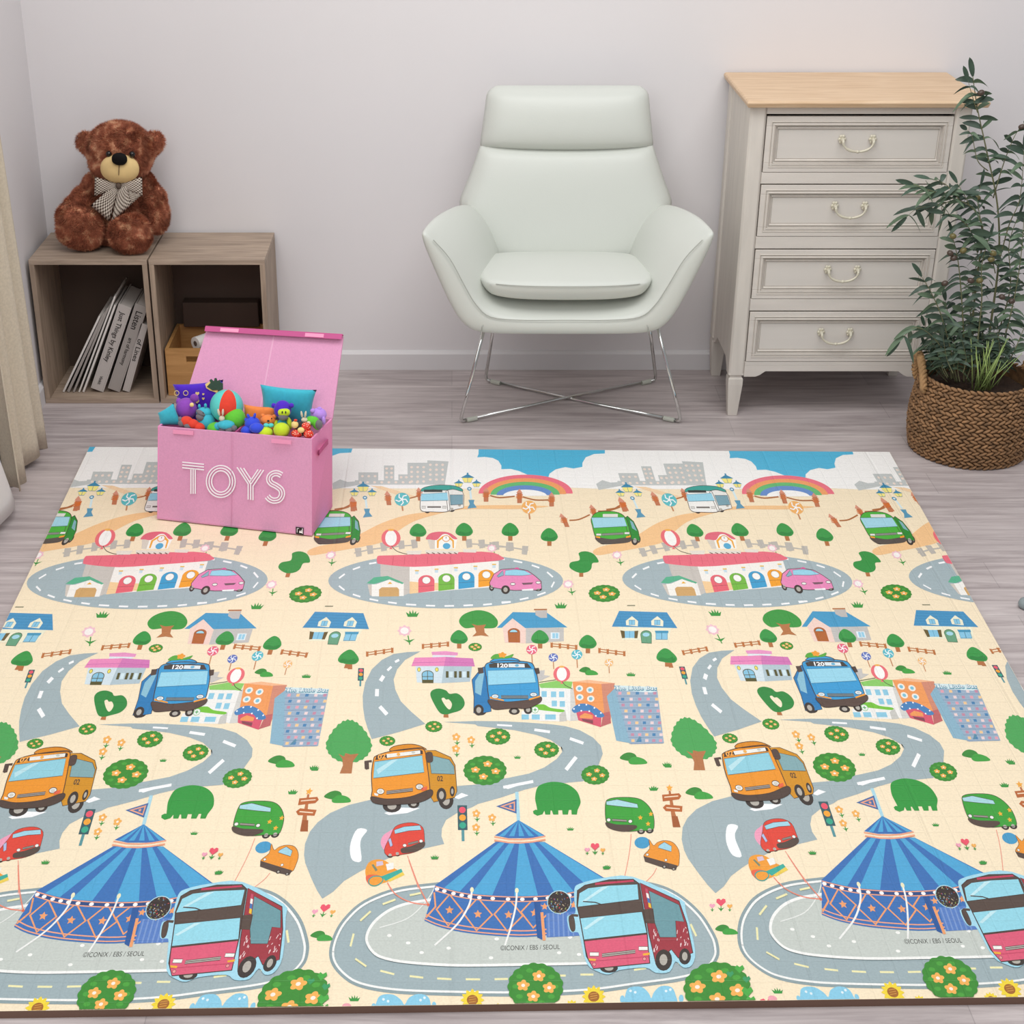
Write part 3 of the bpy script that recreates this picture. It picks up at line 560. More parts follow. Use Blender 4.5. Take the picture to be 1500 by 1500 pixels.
    SM('F29A35', [(1105,660),(1135,700),(1160,680),(1205,668),(1260,680),(1298,730),(1302,790),(1285,840),(1180,825),(1100,800),(1072,765),(1110,720)], 6.3, K, 2.5, 3); P('5A4A42', [(1070,768),(1290,830),(1280,860),(1200,845),(1080,805)], 7)
    P('A6D8E8', [(1170,700),(1205,678),(1252,705),(1250,740),(1165,715)], 7, K, 2.5); wheel(1205, 838, 14, 12, 7.4); wheel(1265, 852, 12, 10, 7.4)
    for x, y in ((1095,760),(1215,795)): E('F7F5EF', x, y, 9, 8, 7.4, K, 2)
    CUR[0] = A7
    # red van, excavator
    S('F09A86', [(780,765),(830,900),(850,980)], 5, 4.8); 
    for x, y in ((668,762),(715,752)): wheel(x, y, 22, 18, 6.2)
    SM('F4A3BE', [(608,690),(620,640),(660,610),(700,600),(690,740),(640,740)], 5.8)
    SM('E54A3B', [(670,640),(700,580),(760,556),(830,555),(880,585),(890,650),(885,710),(820,745),(740,760),(660,770),(630,730)], 6.4, K, 2.5, 3)
    SM('5A4A42', [(740,720),(800,705),(885,675),(888,710),(830,740),(750,750)], 7); P('A6D8E8', [(695,600),(760,578),(860,570),(870,600),(790,605),(700,625)], 7, K, 2.5); P('B7C2E6', [(655,665),(672,650),(685,700),(670,710)], 7, K, 2)
    for x, y in ((762,700),(868,672)): E('F7F5EF', x, y, 12, 10, 7.6, K, 2)
    P('8D857D', [(785,684),(850,668),(850,682),(785,698)], 7.2, K, 2)
    SM('F5A23C', [(508,860),(530,810),(580,790),(640,800),(700,850),(740,880),(660,930),(600,950),(540,960),(515,910)], 6.2, n=3); SM('EE6B4B', [(512,900),(540,888),(600,895),(590,940),(540,955),(516,930)], 6.6, n=3); SM('F5A23C', [(530,925),(560,900),(610,902),(620,930),(580,960),(540,955)], 7.2, '3FA39A', 7, 3)
    P('3FB0A0', [(610,900),(740,850),(750,870),(640,930)], 7); P('D8C5D9', [(580,805),(620,800),(625,825),(580,835)], 7); P('F2D25A', [(650,920),(750,870),(762,890),(665,935)], 6.8)
    P('7E8A6E', [(548,825),(560,820),(588,858),(575,868)], 7); P('F7F5EF', [(640,820),(690,810),(692,850),(650,862)], 7.2)
    signal(1136, 520, 62, 160, 4, 5, 1.0); smallfl(1225, 493, 24); smallfl(1327, 520, 24); smallfl(1223, 583, 24); grass(957, 778, 56)
    CUR[0] = A8; 
    # ---- the round track and the circus tent
    CUR[0] = PX
    out = [(482,1394),(487,1415),(504,1434),(526,1446),(565,1454),(624,1458),(760,1460),(860,1456),(930,1447),(1000,1437),(1035,1425),(1052,1404),(1053,1385),(1046,1366),(1026,1336),(993,1308),(955,1293),(892,1286),(760,1281),(637,1293),(579,1301),(533,1319),(506,1342),(490,1366)]
    outs = [(p.x, p.y) for p in crom([(a, b_, 0) for a, b_ in out], 5)]
    P('93A5A8', outs, 2.2); wl = offs(outs, -6, True); P('A3B4B8', wl, 2.5); stroke_px('FAFAF6', wl, 3.2, 2.8, True)
    inn = [(537,1378),(542,1360),(556,1344),(579,1330),(615,1321),(700,1312),(850,1310),(950,1318),(995,1345),(1005,1375),(990,1398),(930,1408),(860,1412),(760,1414),(669,1415),(601,1411),(565,1405),(547,1396)]
    inns = [(p.x, p.y) for p in crom([(a, b_, 0) for a, b_ in inn], 5)]
    P('CBD1CA', inns, 2.9); stroke_px('FAFAF6', inns, 4, 3.2, True)
    CUR[0] = A9
    for q in (((795,230),(868,215)),((620,288),(703,257)),((475,395),(543,333)),((412,558),(433,475)),((443,640),(515,690)),((605,715),(695,738)),((795,750),(882,760)),((972,765),(1065,770)),((1157,770),(1250,771)),((1343,770),(1430,768))): S('F6EFB8', q, 13, 3)
    for x, y in ((663,490),(785,538),(872,600),(1047,571),(1357,512),(1320,634)): E('FBFBF6', x, y, 15, 10, 3.5, n=10)
    CUR[0] = A10
    for q in (((435,662),(510,662)),((745,635),(815,625)),((1072,370),(1105,440)),((300,668),(350,668)),((1000,600),(1050,570))): S('F6EFB8', q, 12, 3)
    for x, y in ((312,538),(427,548),(375,448),(495,130)): E('FBFBF6', x, y, 13, 9, 3.5, n=10)
    CUR[0] = PX
    T('3A3A36', '©ICONIX / EBS / SEOUL', 733, 1393, 820, 1391, 7.2, 4.4, bold=.0)
    # tent
    top = [(637.5,1297.5),(669,1306),(703,1311),(760,1313.5),(810,1311),(850,1304),(887,1288)]
    tops = [(p.x, p.y) for p in crom([(a, b_, 0) for a, b_ in top], 4, False)]
    bot = [(621.7,1349.5),(646.7,1359.7),(692,1368.5),(760,1373.5),(801,1371)]
    bots = [(p.x, p.y) for p in crom([(a, b_, 0) for a, b_ in bot], 4, False)]
    P('3E74B8', tops[:19]+[(842,1306),(842,1366)]+bots[::-1], 4)
    P('3E74B8', tops[::-1]+[(726,1234),(797.5,1234)], 4.8)
    def bl(t):
        i = min(int(t*(len(tops)-1)), len(tops)-2); f = t*(len(tops)-1)-i; return (tops[i][0]*(1-f)+tops[i+1][0]*f, tops[i][1]*(1-f)+tops[i+1][1]*f)
    for k in range(5):
        t0, t1 = (.08+k*.2), (.19+k*.2)
        tp = lambda t: (726+71.5*t, 1234+2.5*math.sin(PI*t))
        P('52AAD9', [tp(t0), tp(t1), bl(t1), bl((t0+t1)/2), bl(t0)], 5.1)
        P('52AAD9', [(759.4,1201.3), (725+73*t1,1225), (725+73*t0,1225)], 5.6)
    P('3E74B8', [(759.4,1201.3),(798,1224),(780,1228),(745,1228),(725,1224)], 5.2)
    for dy in (0, 5.5): S('F4A987', [(724,1226+dy),(745,1229.5+dy),(762,1230+dy),(780,1228.5+dy),(799,1225+dy)], 2.2, 6)
    S('B0DCEA', [(757,1160),(759.5,1202)], 5, 5.4); CUR[0] = A8
    P('4A6FA6', [(118,447),(250,400),(250,494)], 6); P('F4A987', [(142,447),(240,414),(240,480)], 6.3); P('4A6FA6', [(165,447),(232,427),(232,468)], 6.6); star(210, 447, 12, 'F4A987', 6.9)
    CUR[0] = PX
    for dy, c, w_ in ((1.5, 'F4A987', 1.6), (4.8, '2F4F86', 5), (8, 'F4A987', 1.6)): stroke_px(c, [(x, y+dy) for x, y in tops[:21]], w_, 5.6+(.3 if w_ < 2 else 0))
    for k in range(14):
        x, y = bl(.02+k*.062); E('FFFFFF', x, y+4.8, 3.4, 2.6, 6.2, n=10)
    for dy in (-3, -9): stroke_px('F4A987', [(x+(2 if dy == -9 else 0), y+dy) for x, y in bots], 1.8, 5)
    for i, (x, y, a_, b_) in enumerate(((658.5,1334,19,23),(700,1340,21,24),(745,1341,21,24),(783,1338,20,22))):
        S('F4A56F', [(x-a_,y-1),(x,y-b_),(x+a_,y+1),(x-2,y+b_)], 3, 5, True); star(x, y, 6.5, 'F4A56F', 5)
    S('F4A56F', [(636,1308),(638,1329),(624,1345)], 2.6, 5)
    CUR[0] = A10
    P('5B82C6', [(235,290),(420,280),(440,440),(240,450)], 5); 
    for k in range(6): S('7C9BD2', [(250+k*28,310),(255+k*28,445)], 9, 5.3)
    P('2D5C9E', [(165,235),(205,240),(215,465),(185,450)], 5.2); S('F4A56F', [(212,305),(226,468)], 17, 5.6); P('3E74B8', [(205,215),(420,205),(420,300),(240,310),(210,300)], 5.3); star(228, 272, 22, 'F4A56F', 5.9); star(395, 262, 22, 'F4A56F', 5.9)
    # guy ropes
    CUR[0] = A9
    S('F7F7F3', [(1197,190),(1180,290),(1100,420),(955,555)], 12, 6.6, smooth=5); S('F7F7F3', [(1487,200),(1480,300),(1450,430),(1410,555)], 12, 6.6, smooth=5); E('F5EFC8', 1197, 195, 12, 17, 7); E('F5EFC8', 1487, 200, 12, 17, 7)
    S('EDEFEA', [(960,175),(900,270),(780,380),(600,440)], 7, 3.8, smooth=5)
    S('F0907A', [(650,145),(700,220),(800,275),(915,292)], 8, 6.6, smooth=4); S('F0907A', [(790,0),(840,140),(915,292)], 8, 6.6, smooth=4); star(915, 292, 14, 'E5704F', 7)
    # dark round badge
    CUR[0] = A10
    E('3A302E', 312, 247, 68, 66, 7.6, 'B8DCE6', 5)
    rnd = random.Random(3)
    for k in range(60):
        a = rnd.uniform(0, 2*PI); q = 62*math.sqrt(rnd.random()); x, y = 312+q*math.cos(a), 247+q*math.sin(a); d = rnd.uniform(0, PI); L_ = rnd.uniform(4, 12)
        S(rnd.choice(('C84B4B', '7FB3C8', '9AA65B', 'D9C7A0', '8C7A6A', '5C6FA0', '1E1A18')), [(x, y), (x+L_*math.cos(d), y+L_*math.sin(d))], 4, 8.3)
    # ---- red double decker
    halo = [(400,170),(430,140),(560,108),(740,100),(1010,225),(1045,300),(1098,520),(1080,610),(1030,625),(985,590),(950,650),(870,655),(810,625),(660,640),(600,665),(540,650),(470,600),(430,440),(410,420),(375,415),(358,330),(405,310),(400,240)]
    SM('A9DDEE', halo, 6.8, n=3)
    for x, y, a_, b_ in ((600,628,52,28),(915,580,50,64),(1038,560,36,48)): wheel(x, y, a_, b_, 7.2)
    P('A33A44', [(780,135),(1005,240),(1050,370),(1085,540),(1000,570),(960,520),(870,600),(830,430)], 7.4, K, 5)
    P('6F9CA4', [(830,180),(1005,262),(1035,360),(985,355),(990,450),(895,450),(862,360)], 7.8, K, 3)
    wheel(915, 580, 46, 60, 8.1); wheel(1038, 560, 32, 46, 8.1)
    rnd = random.Random(5)
    for k in range(26):
        x, y = (rnd.uniform(855,890), rnd.uniform(395,520)) if k % 2 else (rnd.uniform(995,1060), rnd.uniform(385,490))
        S('F1D5D5', [(x,y),(x+rnd.uniform(-6,6),y+rnd.uniform(8,24))], 4, 8)
    P('5A4A42', [(790,290),(855,285),(865,370),(815,368)], 8.2, K, 2)
    for k, c in enumerate(('C8506A', 'F5F1EA', '4A79B8', 'F3C53B')): P(c, [(808+k*6,165+k*28),(822+k*6,170+k*28),(828+k*6,198+k*28),(812+k*6,192+k*28)], 8.3)
    P('5A4A42', [(418,180),(460,150),(600,118),(740,115),(775,140),(820,420),(835,600),(510,632),(470,560),(455,470),(430,330),(415,270)], 7.7, K, 6)
    P('9ADBEB', [(428,195),(480,165),(600,150),(765,143),(772,232),(420,275)], 8, K, 3); P('C9EEF5', [(440,245),(560,160),(600,155),(470,240)], 8.5)
    P('9ADBEB', [(432,340),(790,302),(818,425),(452,465)], 8, K, 3); P('C9EEF5', [(452,400),(540,335),(580,330),(470,405)], 8.5)
    P('E2607C', [(455,472),(820,432),(838,600),(510,632),(478,575)], 8, K, 4); S('C94C68', [(482,590),(838,560)], 4, 8.8); P('C8425E', [(520,135),(740,118),(745,128),(520,148)], 8.6); S(K, [(450,243),(520,248),(560,262)], 6, 8.8)
    for x, y in ((515,548),(798,515)): R('FAF6F0', x-26, y-11, x+26, y+11, 8.6, K, 3)
    P('B9B2AA', [(560,545),(752,522),(752,542),(560,565)], 8.6, K, 3); S(K, [(560,555),(752,532)], 3, 9.2); P('F6B53A', [(482,572),(525,576),(522,588),(486,585)], 9); P('F6B53A', [(795,545),(838,538),(835,552),(798,556)], 9); E('F29A9A', 515, 607, 10, 10, 9, K, 2, n=10); E('F29A9A', 805, 575, 10, 10, 9, K, 2, n=10)
    S('5A4A42', [(422,325),(375,330),(390,405)], 14, 8.2, smooth=3); SM('5A4A42', [(368,335),(395,330),(405,400),(390,418),(375,395)], 8.4, K, 2, 3)
    # ---- lower edge: bushes, sunflowers, blue shapes
    CUR[0] = A10
    bush(175, 735, 158, 135, 9.3, fs=.22); bush(1225, 745, 190, 150, 9.3, ((-.6,-.05),(.05,-.45),(.62,.08),(0,.42),(-.1,1.0)), .23)
    for x, y, r_ in ((1355,630,28),(1395,690,24),(1400,760,34),(1420,810,28),(1300,660,22)): hx = x; P('4FB04A' if r_ > 25 else '3E9E66', [(hx, y+r_), (hx-r_, y), (hx-r_*.6, y-r_*.7), (hx, y-r_*.3), (hx+r_*.6, y-r_*.7), (hx+r_, y)], 10.8)
    def sun(x, y, r_):
        P('F9DC3E', [(x+r_*math.cos(2*PI*k/48)*(.88+.14*math.cos(12*2*PI*k/48)), y+r_*.95*math.sin(2*PI*k/48)*(.88+.14*math.cos(12*2*PI*k/48))) for k in range(48)], 8.9); E('A96A2C', x, y, r_*.48, r_*.44, 9.3); 
        for k in (-1, 0, 1): S('D9A046', [(x-r_*.3, y+k*r_*.2), (x+r_*.3, y-r_*.1+k*r_*.2)], 4, 9.8)
    sun(512, 790, 68); sun(385, 850, 44)
    SM('8FD0EA', [(700,760),(730,735),(790,735),(830,770),(845,800),(860,765),(900,730),(960,735),(985,780),(985,840),(830,850),(700,845)], 8.5, n=3); E('8FD0EA', 678, 805, 14, 22, 8.5); E('8FD0EA', 1018, 800, 14, 22, 8.5)
    for x, y in ((725,757),(752,765),(930,758),(955,750)): E('E8F7FC', x, y, 8, 8, 9.2, n=8)
    hearts(1248, 243, 24); shrub(1280, 402, 130); hearts(1510, 830, 34, 8); grass(590, 42, 46)
    CUR[0] = A9
    sun(1200, 905, 76); sun(1365, 970, 48); grass(437, 895, 76); E('F6A9B5', 388, 945, 30, 20, 8.5)
    SM('8FD0EA', [(585,905),(620,870),(690,870),(740,905),(762,935),(790,890),(850,865),(910,880),(930,930),(920,985),(600,985)], 8.6, n=3); E('8FD0EA', 562, 945, 14, 20, 8.6); E('8FD0EA', 952, 935, 14, 20, 8.6)
    for x, y in ((625,900),(655,912),(865,905),(890,890)): E('E8F7FC', x, y, 9, 9, 9.2, n=8)
draw_pattern()

def mat_pt(x, y, T_):                               # a point of the printed pattern, in repeat T_, on the floor
    u, v = px2uv(x, y); X, Y_ = uv2px(u+T_, v); p = atz(X, Y_, MT); return p.x, p.y
MC = [atz(131, 654.5, MT), atz(1303, 662, MT), atz(1751, 1457, MT), atz(-268, 1485, MT)]     # far left, far right, near right, near left
def mat_material(h):
    m = bpy.data.materials.new('mat_print_'+h); m.use_nodes = True; nt = m.node_tree; b_ = nt.nodes['Principled BSDF']; L = nt.links.new; N = nt.nodes.new
    b_.inputs['Base Color'].default_value = (*lin(h), 1); b_.inputs['Roughness'].default_value = .42; b_.inputs['Specular IOR Level'].default_value = .35
    tc = N('ShaderNodeTexCoord')
    br = N('ShaderNodeTexBrick'); br.offset = 0; br.inputs['Scale'].default_value = 1; br.inputs['Brick Width'].default_value = .048; br.inputs['Row Height'].default_value = .048; br.inputs['Mortar Size'].default_value = .0022; br.inputs['Mortar Smooth'].default_value = 1
    L(tc.outputs['Object'], br.inputs['Vector'])
    n = N('ShaderNodeTexNoise'); n.inputs['Scale'].default_value = 75; n.inputs['Detail'].default_value = 1; L(tc.outputs['Object'], n.inputs['Vector'])
    a = N('ShaderNodeMath'); a.operation = 'MULTIPLY_ADD'; a.inputs[1].default_value = -.6; L(br.outputs['Fac'], a.inputs[0]); L(n.outputs['Fac'], a.inputs[2])
    b2 = N('ShaderNodeTexBrick'); b2.offset = 0; b2.inputs['Scale'].default_value = 1; b2.inputs['Brick Width'].default_value = .29; b2.inputs['Row Height'].default_value = 20; b2.inputs['Mortar Size'].default_value = .006; b2.inputs['Mortar Smooth'].default_value = 1
    L(tc.outputs['Object'], b2.inputs['Vector'])
    a2 = N('ShaderNodeMath'); a2.operation = 'MULTIPLY_ADD'; a2.inputs[1].default_value = -1.6; L(b2.outputs['Fac'], a2.inputs[0]); L(a.outputs[0], a2.inputs[2])
    bp = N('ShaderNodeBump'); bp.inputs['Strength'].default_value = .28; bp.inputs['Distance'].default_value = .004; L(a2.outputs[0], bp.inputs['Height']); L(bp.outputs[0], b_.inputs['Normal'])
    n2 = N('ShaderNodeTexNoise'); n2.inputs['Scale'].default_value = 260; L(tc.outputs['Object'], n2.inputs['Vector'])
    r = N('ShaderNodeValToRGB'); c = [v*.9 for v in lin(h)]; r.color_ramp.elements[0].position = .35; r.color_ramp.elements[1].position = .65
    r.color_ramp.elements[0].color = (*[v*.95 for v in c], 1); r.color_ramp.elements[1].color = (*[min(1, v*1.04) for v in c], 1)
    L(n2.outputs['Fac'], r.inputs['Fac']); L(r.outputs[0], b_.inputs['Base Color'])
    return m
def build_mat():
    pb = BM()
    import numpy as np                               # thin ink layers: each lies just above whatever it overlaps
    order = sorted(range(len(ART)), key=lambda i: (ART[i][2], i)); bb = np.zeros((len(ART), 4)); dep = np.zeros(len(ART), int)
    for k, i in enumerate(order):
        q = [px2uv(*p) for p in ART[i][1]]; us = [p[0] for p in q]; vs_ = [p[1] for p in q]; bb[k] = (min(us), max(us), min(vs_), max(vs_))
        for sh in (-1, 0, 1):
            o_ = bb[:k]; hit = (o_[:, 0]+sh < bb[k, 1]) & (o_[:, 1]+sh > bb[k, 0]) & (o_[:, 2] < bb[k, 3]) & (o_[:, 3] > bb[k, 2])
            if hit.any():
                col_ = dep[:k][hit].max()+1
                dep[k] = max(dep[k], col_)
    # strokes of one run may share a layer with their own neighbours
    print('print layers', dep.max())
    layers = order
    ZSTEP = .0016/max(1, dep.max())
    for T_ in (-2, -1, 0, 1, 2):
        for rank, i_ in enumerate(layers):
            ci, q, lv = ART[i_]
            pts = [mat_pt(x, y, T_) for x, y in q]
            xs = [p[0] for p in pts]
            if max(xs) < MC[0].x-.35 or min(xs) > MC[1].x+.35: continue
            z = MT + .0002 + min(float(dep[rank]), 1e9)*ZSTEP
            vv = []
            for p in pts:
                if vv and (p[0]-vv[-1][0])**2+(p[1]-vv[-1][1])**2 < 1e-10: continue
                vv.append(p)
            if len(vv) < 3: continue
            a2 = sum(vv[i][0]*vv[(i+1) % len(vv)][1]-vv[(i+1) % len(vv)][0]*vv[i][1] for i in range(len(vv)))
            if a2 < 0: vv = vv[::-1]
            try: f = pb.faces.new([pb.verts.new((p[0], p[1], z)) for p in vv]); f.material_index = ci+2
            except ValueError: pass
    for i in range(4):                                 # cut the print off at the edges of the mat
        a, c = MC[i], MC[(i+1) % 4]; d = c-a; n = Vector((d.y, -d.x, 0)).normalized()
        mid = sum(MC, Vector())/4
        if (mid-a).dot(n) > 0: n = -n
        bmesh.ops.bisect_plane(pb, geom=pb.verts[:]+pb.edges[:]+pb.faces[:], plane_co=a-n*.0005, plane_no=n, clear_outer=True)
    # slab of the mat
    lo = [pb.verts.new((p.x, p.y, 0.0)) for p in MC]; hi = [pb.verts.new((p.x, p.y, MT)) for p in MC]
    pb.faces.new(hi[::-1]).material_index = 0; pb.faces.new(lo).material_index = 1
    for i in range(4): pb.faces.new((hi[i], hi[(i+1) % 4], lo[(i+1) % 4], lo[i])).material_index = 1
    me = bpy.data.meshes.new('play_mat'); 
    for f in pb.faces:
        if len(f.verts) > 2 and f.normal.z < -.5 and f.material_index != 1: f.normal_flip()
    pb.to_mesh(me); pb.free()
    me.materials.append(mat_material('FDEBCB')); me.materials.append(mat('mat_edge_brown', '76594B', .6))
    for h in PALN: me.materials.append(mat_material(h))
    o = bpy.data.objects.new('play_mat', me); C.objects.link(o)
    tag(o, 'large folding foam play mat printed with roads, houses, buses and a blue circus tent', 'play mat')
build_mat()


# ================================================================== storage cubes in the corner
m_oak = wood('weathered_oak', '8F7D6D', 'B5A08D', (3, 30, 30)); m_oakv = wood('weathered_oak_upright', '8B7969', 'AE9985', (30, 30, 3))
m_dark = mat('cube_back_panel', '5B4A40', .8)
def cube_shelf(x0, x1, label):
    Y0, Y1, H, t = 4.405, 4.69, .449, .015
    th = thing('storage_cube', label, 'shelf', ((x0+x1)/2, (Y0+Y1)/2, 0), 'wooden storage cubes in the corner')
    b = BM(); box(b, x0, x1, Y0, Y1, H-t, H); obj('top_panel', b, m_oak, th, bevel=.001)
    b = BM(); box(b, x0, x1, Y0, Y1, 0, t); obj('bottom_panel', b, m_oak, th, bevel=.001)
    for x in (x0, x1-t): b = BM(); box(b, x, x+t, Y0, Y1, t, H-t); obj('side_panel', b, m_oakv, th, bevel=.001)
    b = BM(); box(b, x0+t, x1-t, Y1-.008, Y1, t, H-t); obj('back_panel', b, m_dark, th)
cube_shelf(-1.232, -.888, 'weathered oak storage cube holding leaning books, left of the pair under the teddy bear')
cube_shelf(-.883, -.545, 'weathered oak storage cube holding a wooden bin, right one behind the pink toy box')

# books and magazines leaning inside the left cube
def book(name, pb, pt, thick, label, cat, cover, spine_txt=None, group=None, dep=.19, Y=4.455, page='C9C2BC', z0=.0155):
    p0 = at(*pb, Y); p1 = at(*pt, Y); d = Vector((p1.x-p0.x, 0, p1.z-p0.z)); L = d.length; d.normalize(); s = Vector((d.z, 0, -d.x))
    low = min(0, s.z*thick); p0.z = z0 - low
    th = thing(name, label, cat, tuple(p0), group); O = Vector((p0.x, Y, p0.z)); y = Vector((0, 1, 0)); c = min(.004, thick*.25)
    def brick(bm, a0, a1, b0, b1, c0, c1): hexa(bm, [O+s*i+d*j+y*k for k in (c0, c1) for i, j in ((a0, b0), (a1, b0), (a1, b1), (a0, b1))])
    b = BM(); brick(b, 0, c, 0, L, 0, dep); brick(b, thick-c, thick, 0, L, 0, dep); brick(b, c, thick-c, 0, L, 0, c); cv_ = obj('cover', b, cover, th, bevel=.0006)
    b = BM(); brick(b, c, thick-c, c, L-c, c, dep-.003); obj('pages', b, mat('pages_'+page, page, .9), th)
    if spine_txt:
        for s_, t0, t1, h in spine_txt:
            V, Fc = text2d(s_, 1, .012); mx = max(v[0] for v in V); b = BM()
            vs_ = [b.verts.new(O + d*(L*(t0+(t1-t0)*v[0]/mx)) + s*(thick*.5 + (v[1]-.33)*h) - y*.0006) for v in V]
            for f in Fc:
                try: b.faces.new([vs_[i] for i in f])
                except ValueError: pass
            obj('spine_lettering', b, mat('ink', '2C2826', .8), th)
m_cg = mat('book_grey_cover', 'BDB6B1', .6); m_cd = mat('book_taupe_cover', 'A39C97', .6); m_cw = mat('magazine_white_cover', 'E4DFDA', .5); m_ct = mat('magazine_grey_cover', 'A7A09B', .5)
G_ = 'thin magazines leaning in the left cube'
book('magazine', (91, 569), (144, 458), .006, 'outermost thin grey magazine, farthest left of the leaning row in the cube', 'magazine', m_cw, group=G_)
book('magazine', (97.5, 569.5), (150, 455), .008, 'thin grey magazine, second from the left in the leaning row', 'magazine', m_ct, group=G_)
book('magazine', (106, 570), (156, 448), .006, 'thin dark grey magazine in the middle of the thin ones, with a worn edge', 'magazine', m_ct, group=G_)
book('magazine', (114.5, 573), (167, 433), .005, 'tallest thin white magazine, standing just left of the last thin one', 'magazine', m_cw, group=G_)
book('magazine', (120.5, 573), (167, 446), .006, 'thin white magazine touching the first thick grey book', 'magazine', m_cw, group=G_)
G_ = 'thick books leaning in the left cube'
book('book', (132, 560), (173, 436), .040, 'light grey thick book, leftmost thick one of the leaning row', 'book', m_cg, [('Just Things by Kinley', .92, .34, .021), ('Vinkit', .17, .07, .013)], G_)
book('book', (157, 561), (197.5, 436), .038, 'taupe grey thick book with bold dark title, between two lighter books', 'book', m_cd, [('Listen', .93, .72, .028), ('art of harmony', .62, .3, .016)], G_)
book('book', (178, 557), (205, 458), .022, 'smaller pale grey book leaning against the right wall of the cube', 'book', m_cg, [('of Lines', .78, .45, .02)], G_)

# wooden bin in the right cube
m_bin = wood('pine_bin', 'A87A45', 'BF8F58', (4, 30, 30))
th = thing('wooden_bin', 'tan wooden bin with a dark slot handle inside the right storage cube', 'bin', (-.72, 4.55, .015))
bx0, bx1, by0, by1, bz0, bz1, t = -.862, -.575, 4.43, 4.66, .0155, .165, .01
b = BM(); r_ = (-.80, -.64, .122, .142)
for a in ((bx0, bx1, bz0, r_[2]), (bx0, bx1, r_[3], bz1), (bx0, r_[0], r_[2], r_[3]), (r_[1], bx1, r_[2], r_[3])): box(b, a[0], a[1], by0, by0+t, a[2], a[3])
obj('front_panel', b, m_bin, th)
b = BM(); box(b, bx0, bx1, by1-t, by1, bz0, bz1); obj('back_panel', b, m_bin, th)
for x in (bx0, bx1-t): b = BM(); box(b, x, x+t, by0+t, by1-t, bz0, bz1); obj('side_panel', b, m_bin, th)
b = BM(); box(b, bx0+t, bx1-t, by0+t, by1-t, bz0, bz0+t); obj('bottom_panel', b, m_bin, th)
b = BM(); p = at(289, 497, 4.47); 
R2 = .021
for k in range(2): pass
tube(b, [(p.x-.005, 4.46, .172), (p.x+.03, 4.5, .172)], [.02, .02], 20); tube(b, [(p.x-.0058, 4.4592, .172), (p.x-.0050, 4.46, .172)], [.008, .008], 12, mi=1)
o = obj('paper_roll', b, [mat('paper_white', 'D8D4D0', .8), m_dark], smooth=False); tag(o, 'white paper roll with a dark core lying on top of the wooden bin', 'roll')
b = BM(); box(b, -.835, -.60, 4.625, 4.675, .1655, .245)
o = obj('storage_box', b, mat('dark_box', '4B3A31', .8), bevel=.003); tag(o, 'dark brown box standing behind the wooden bin at the back of the cube', 'box')

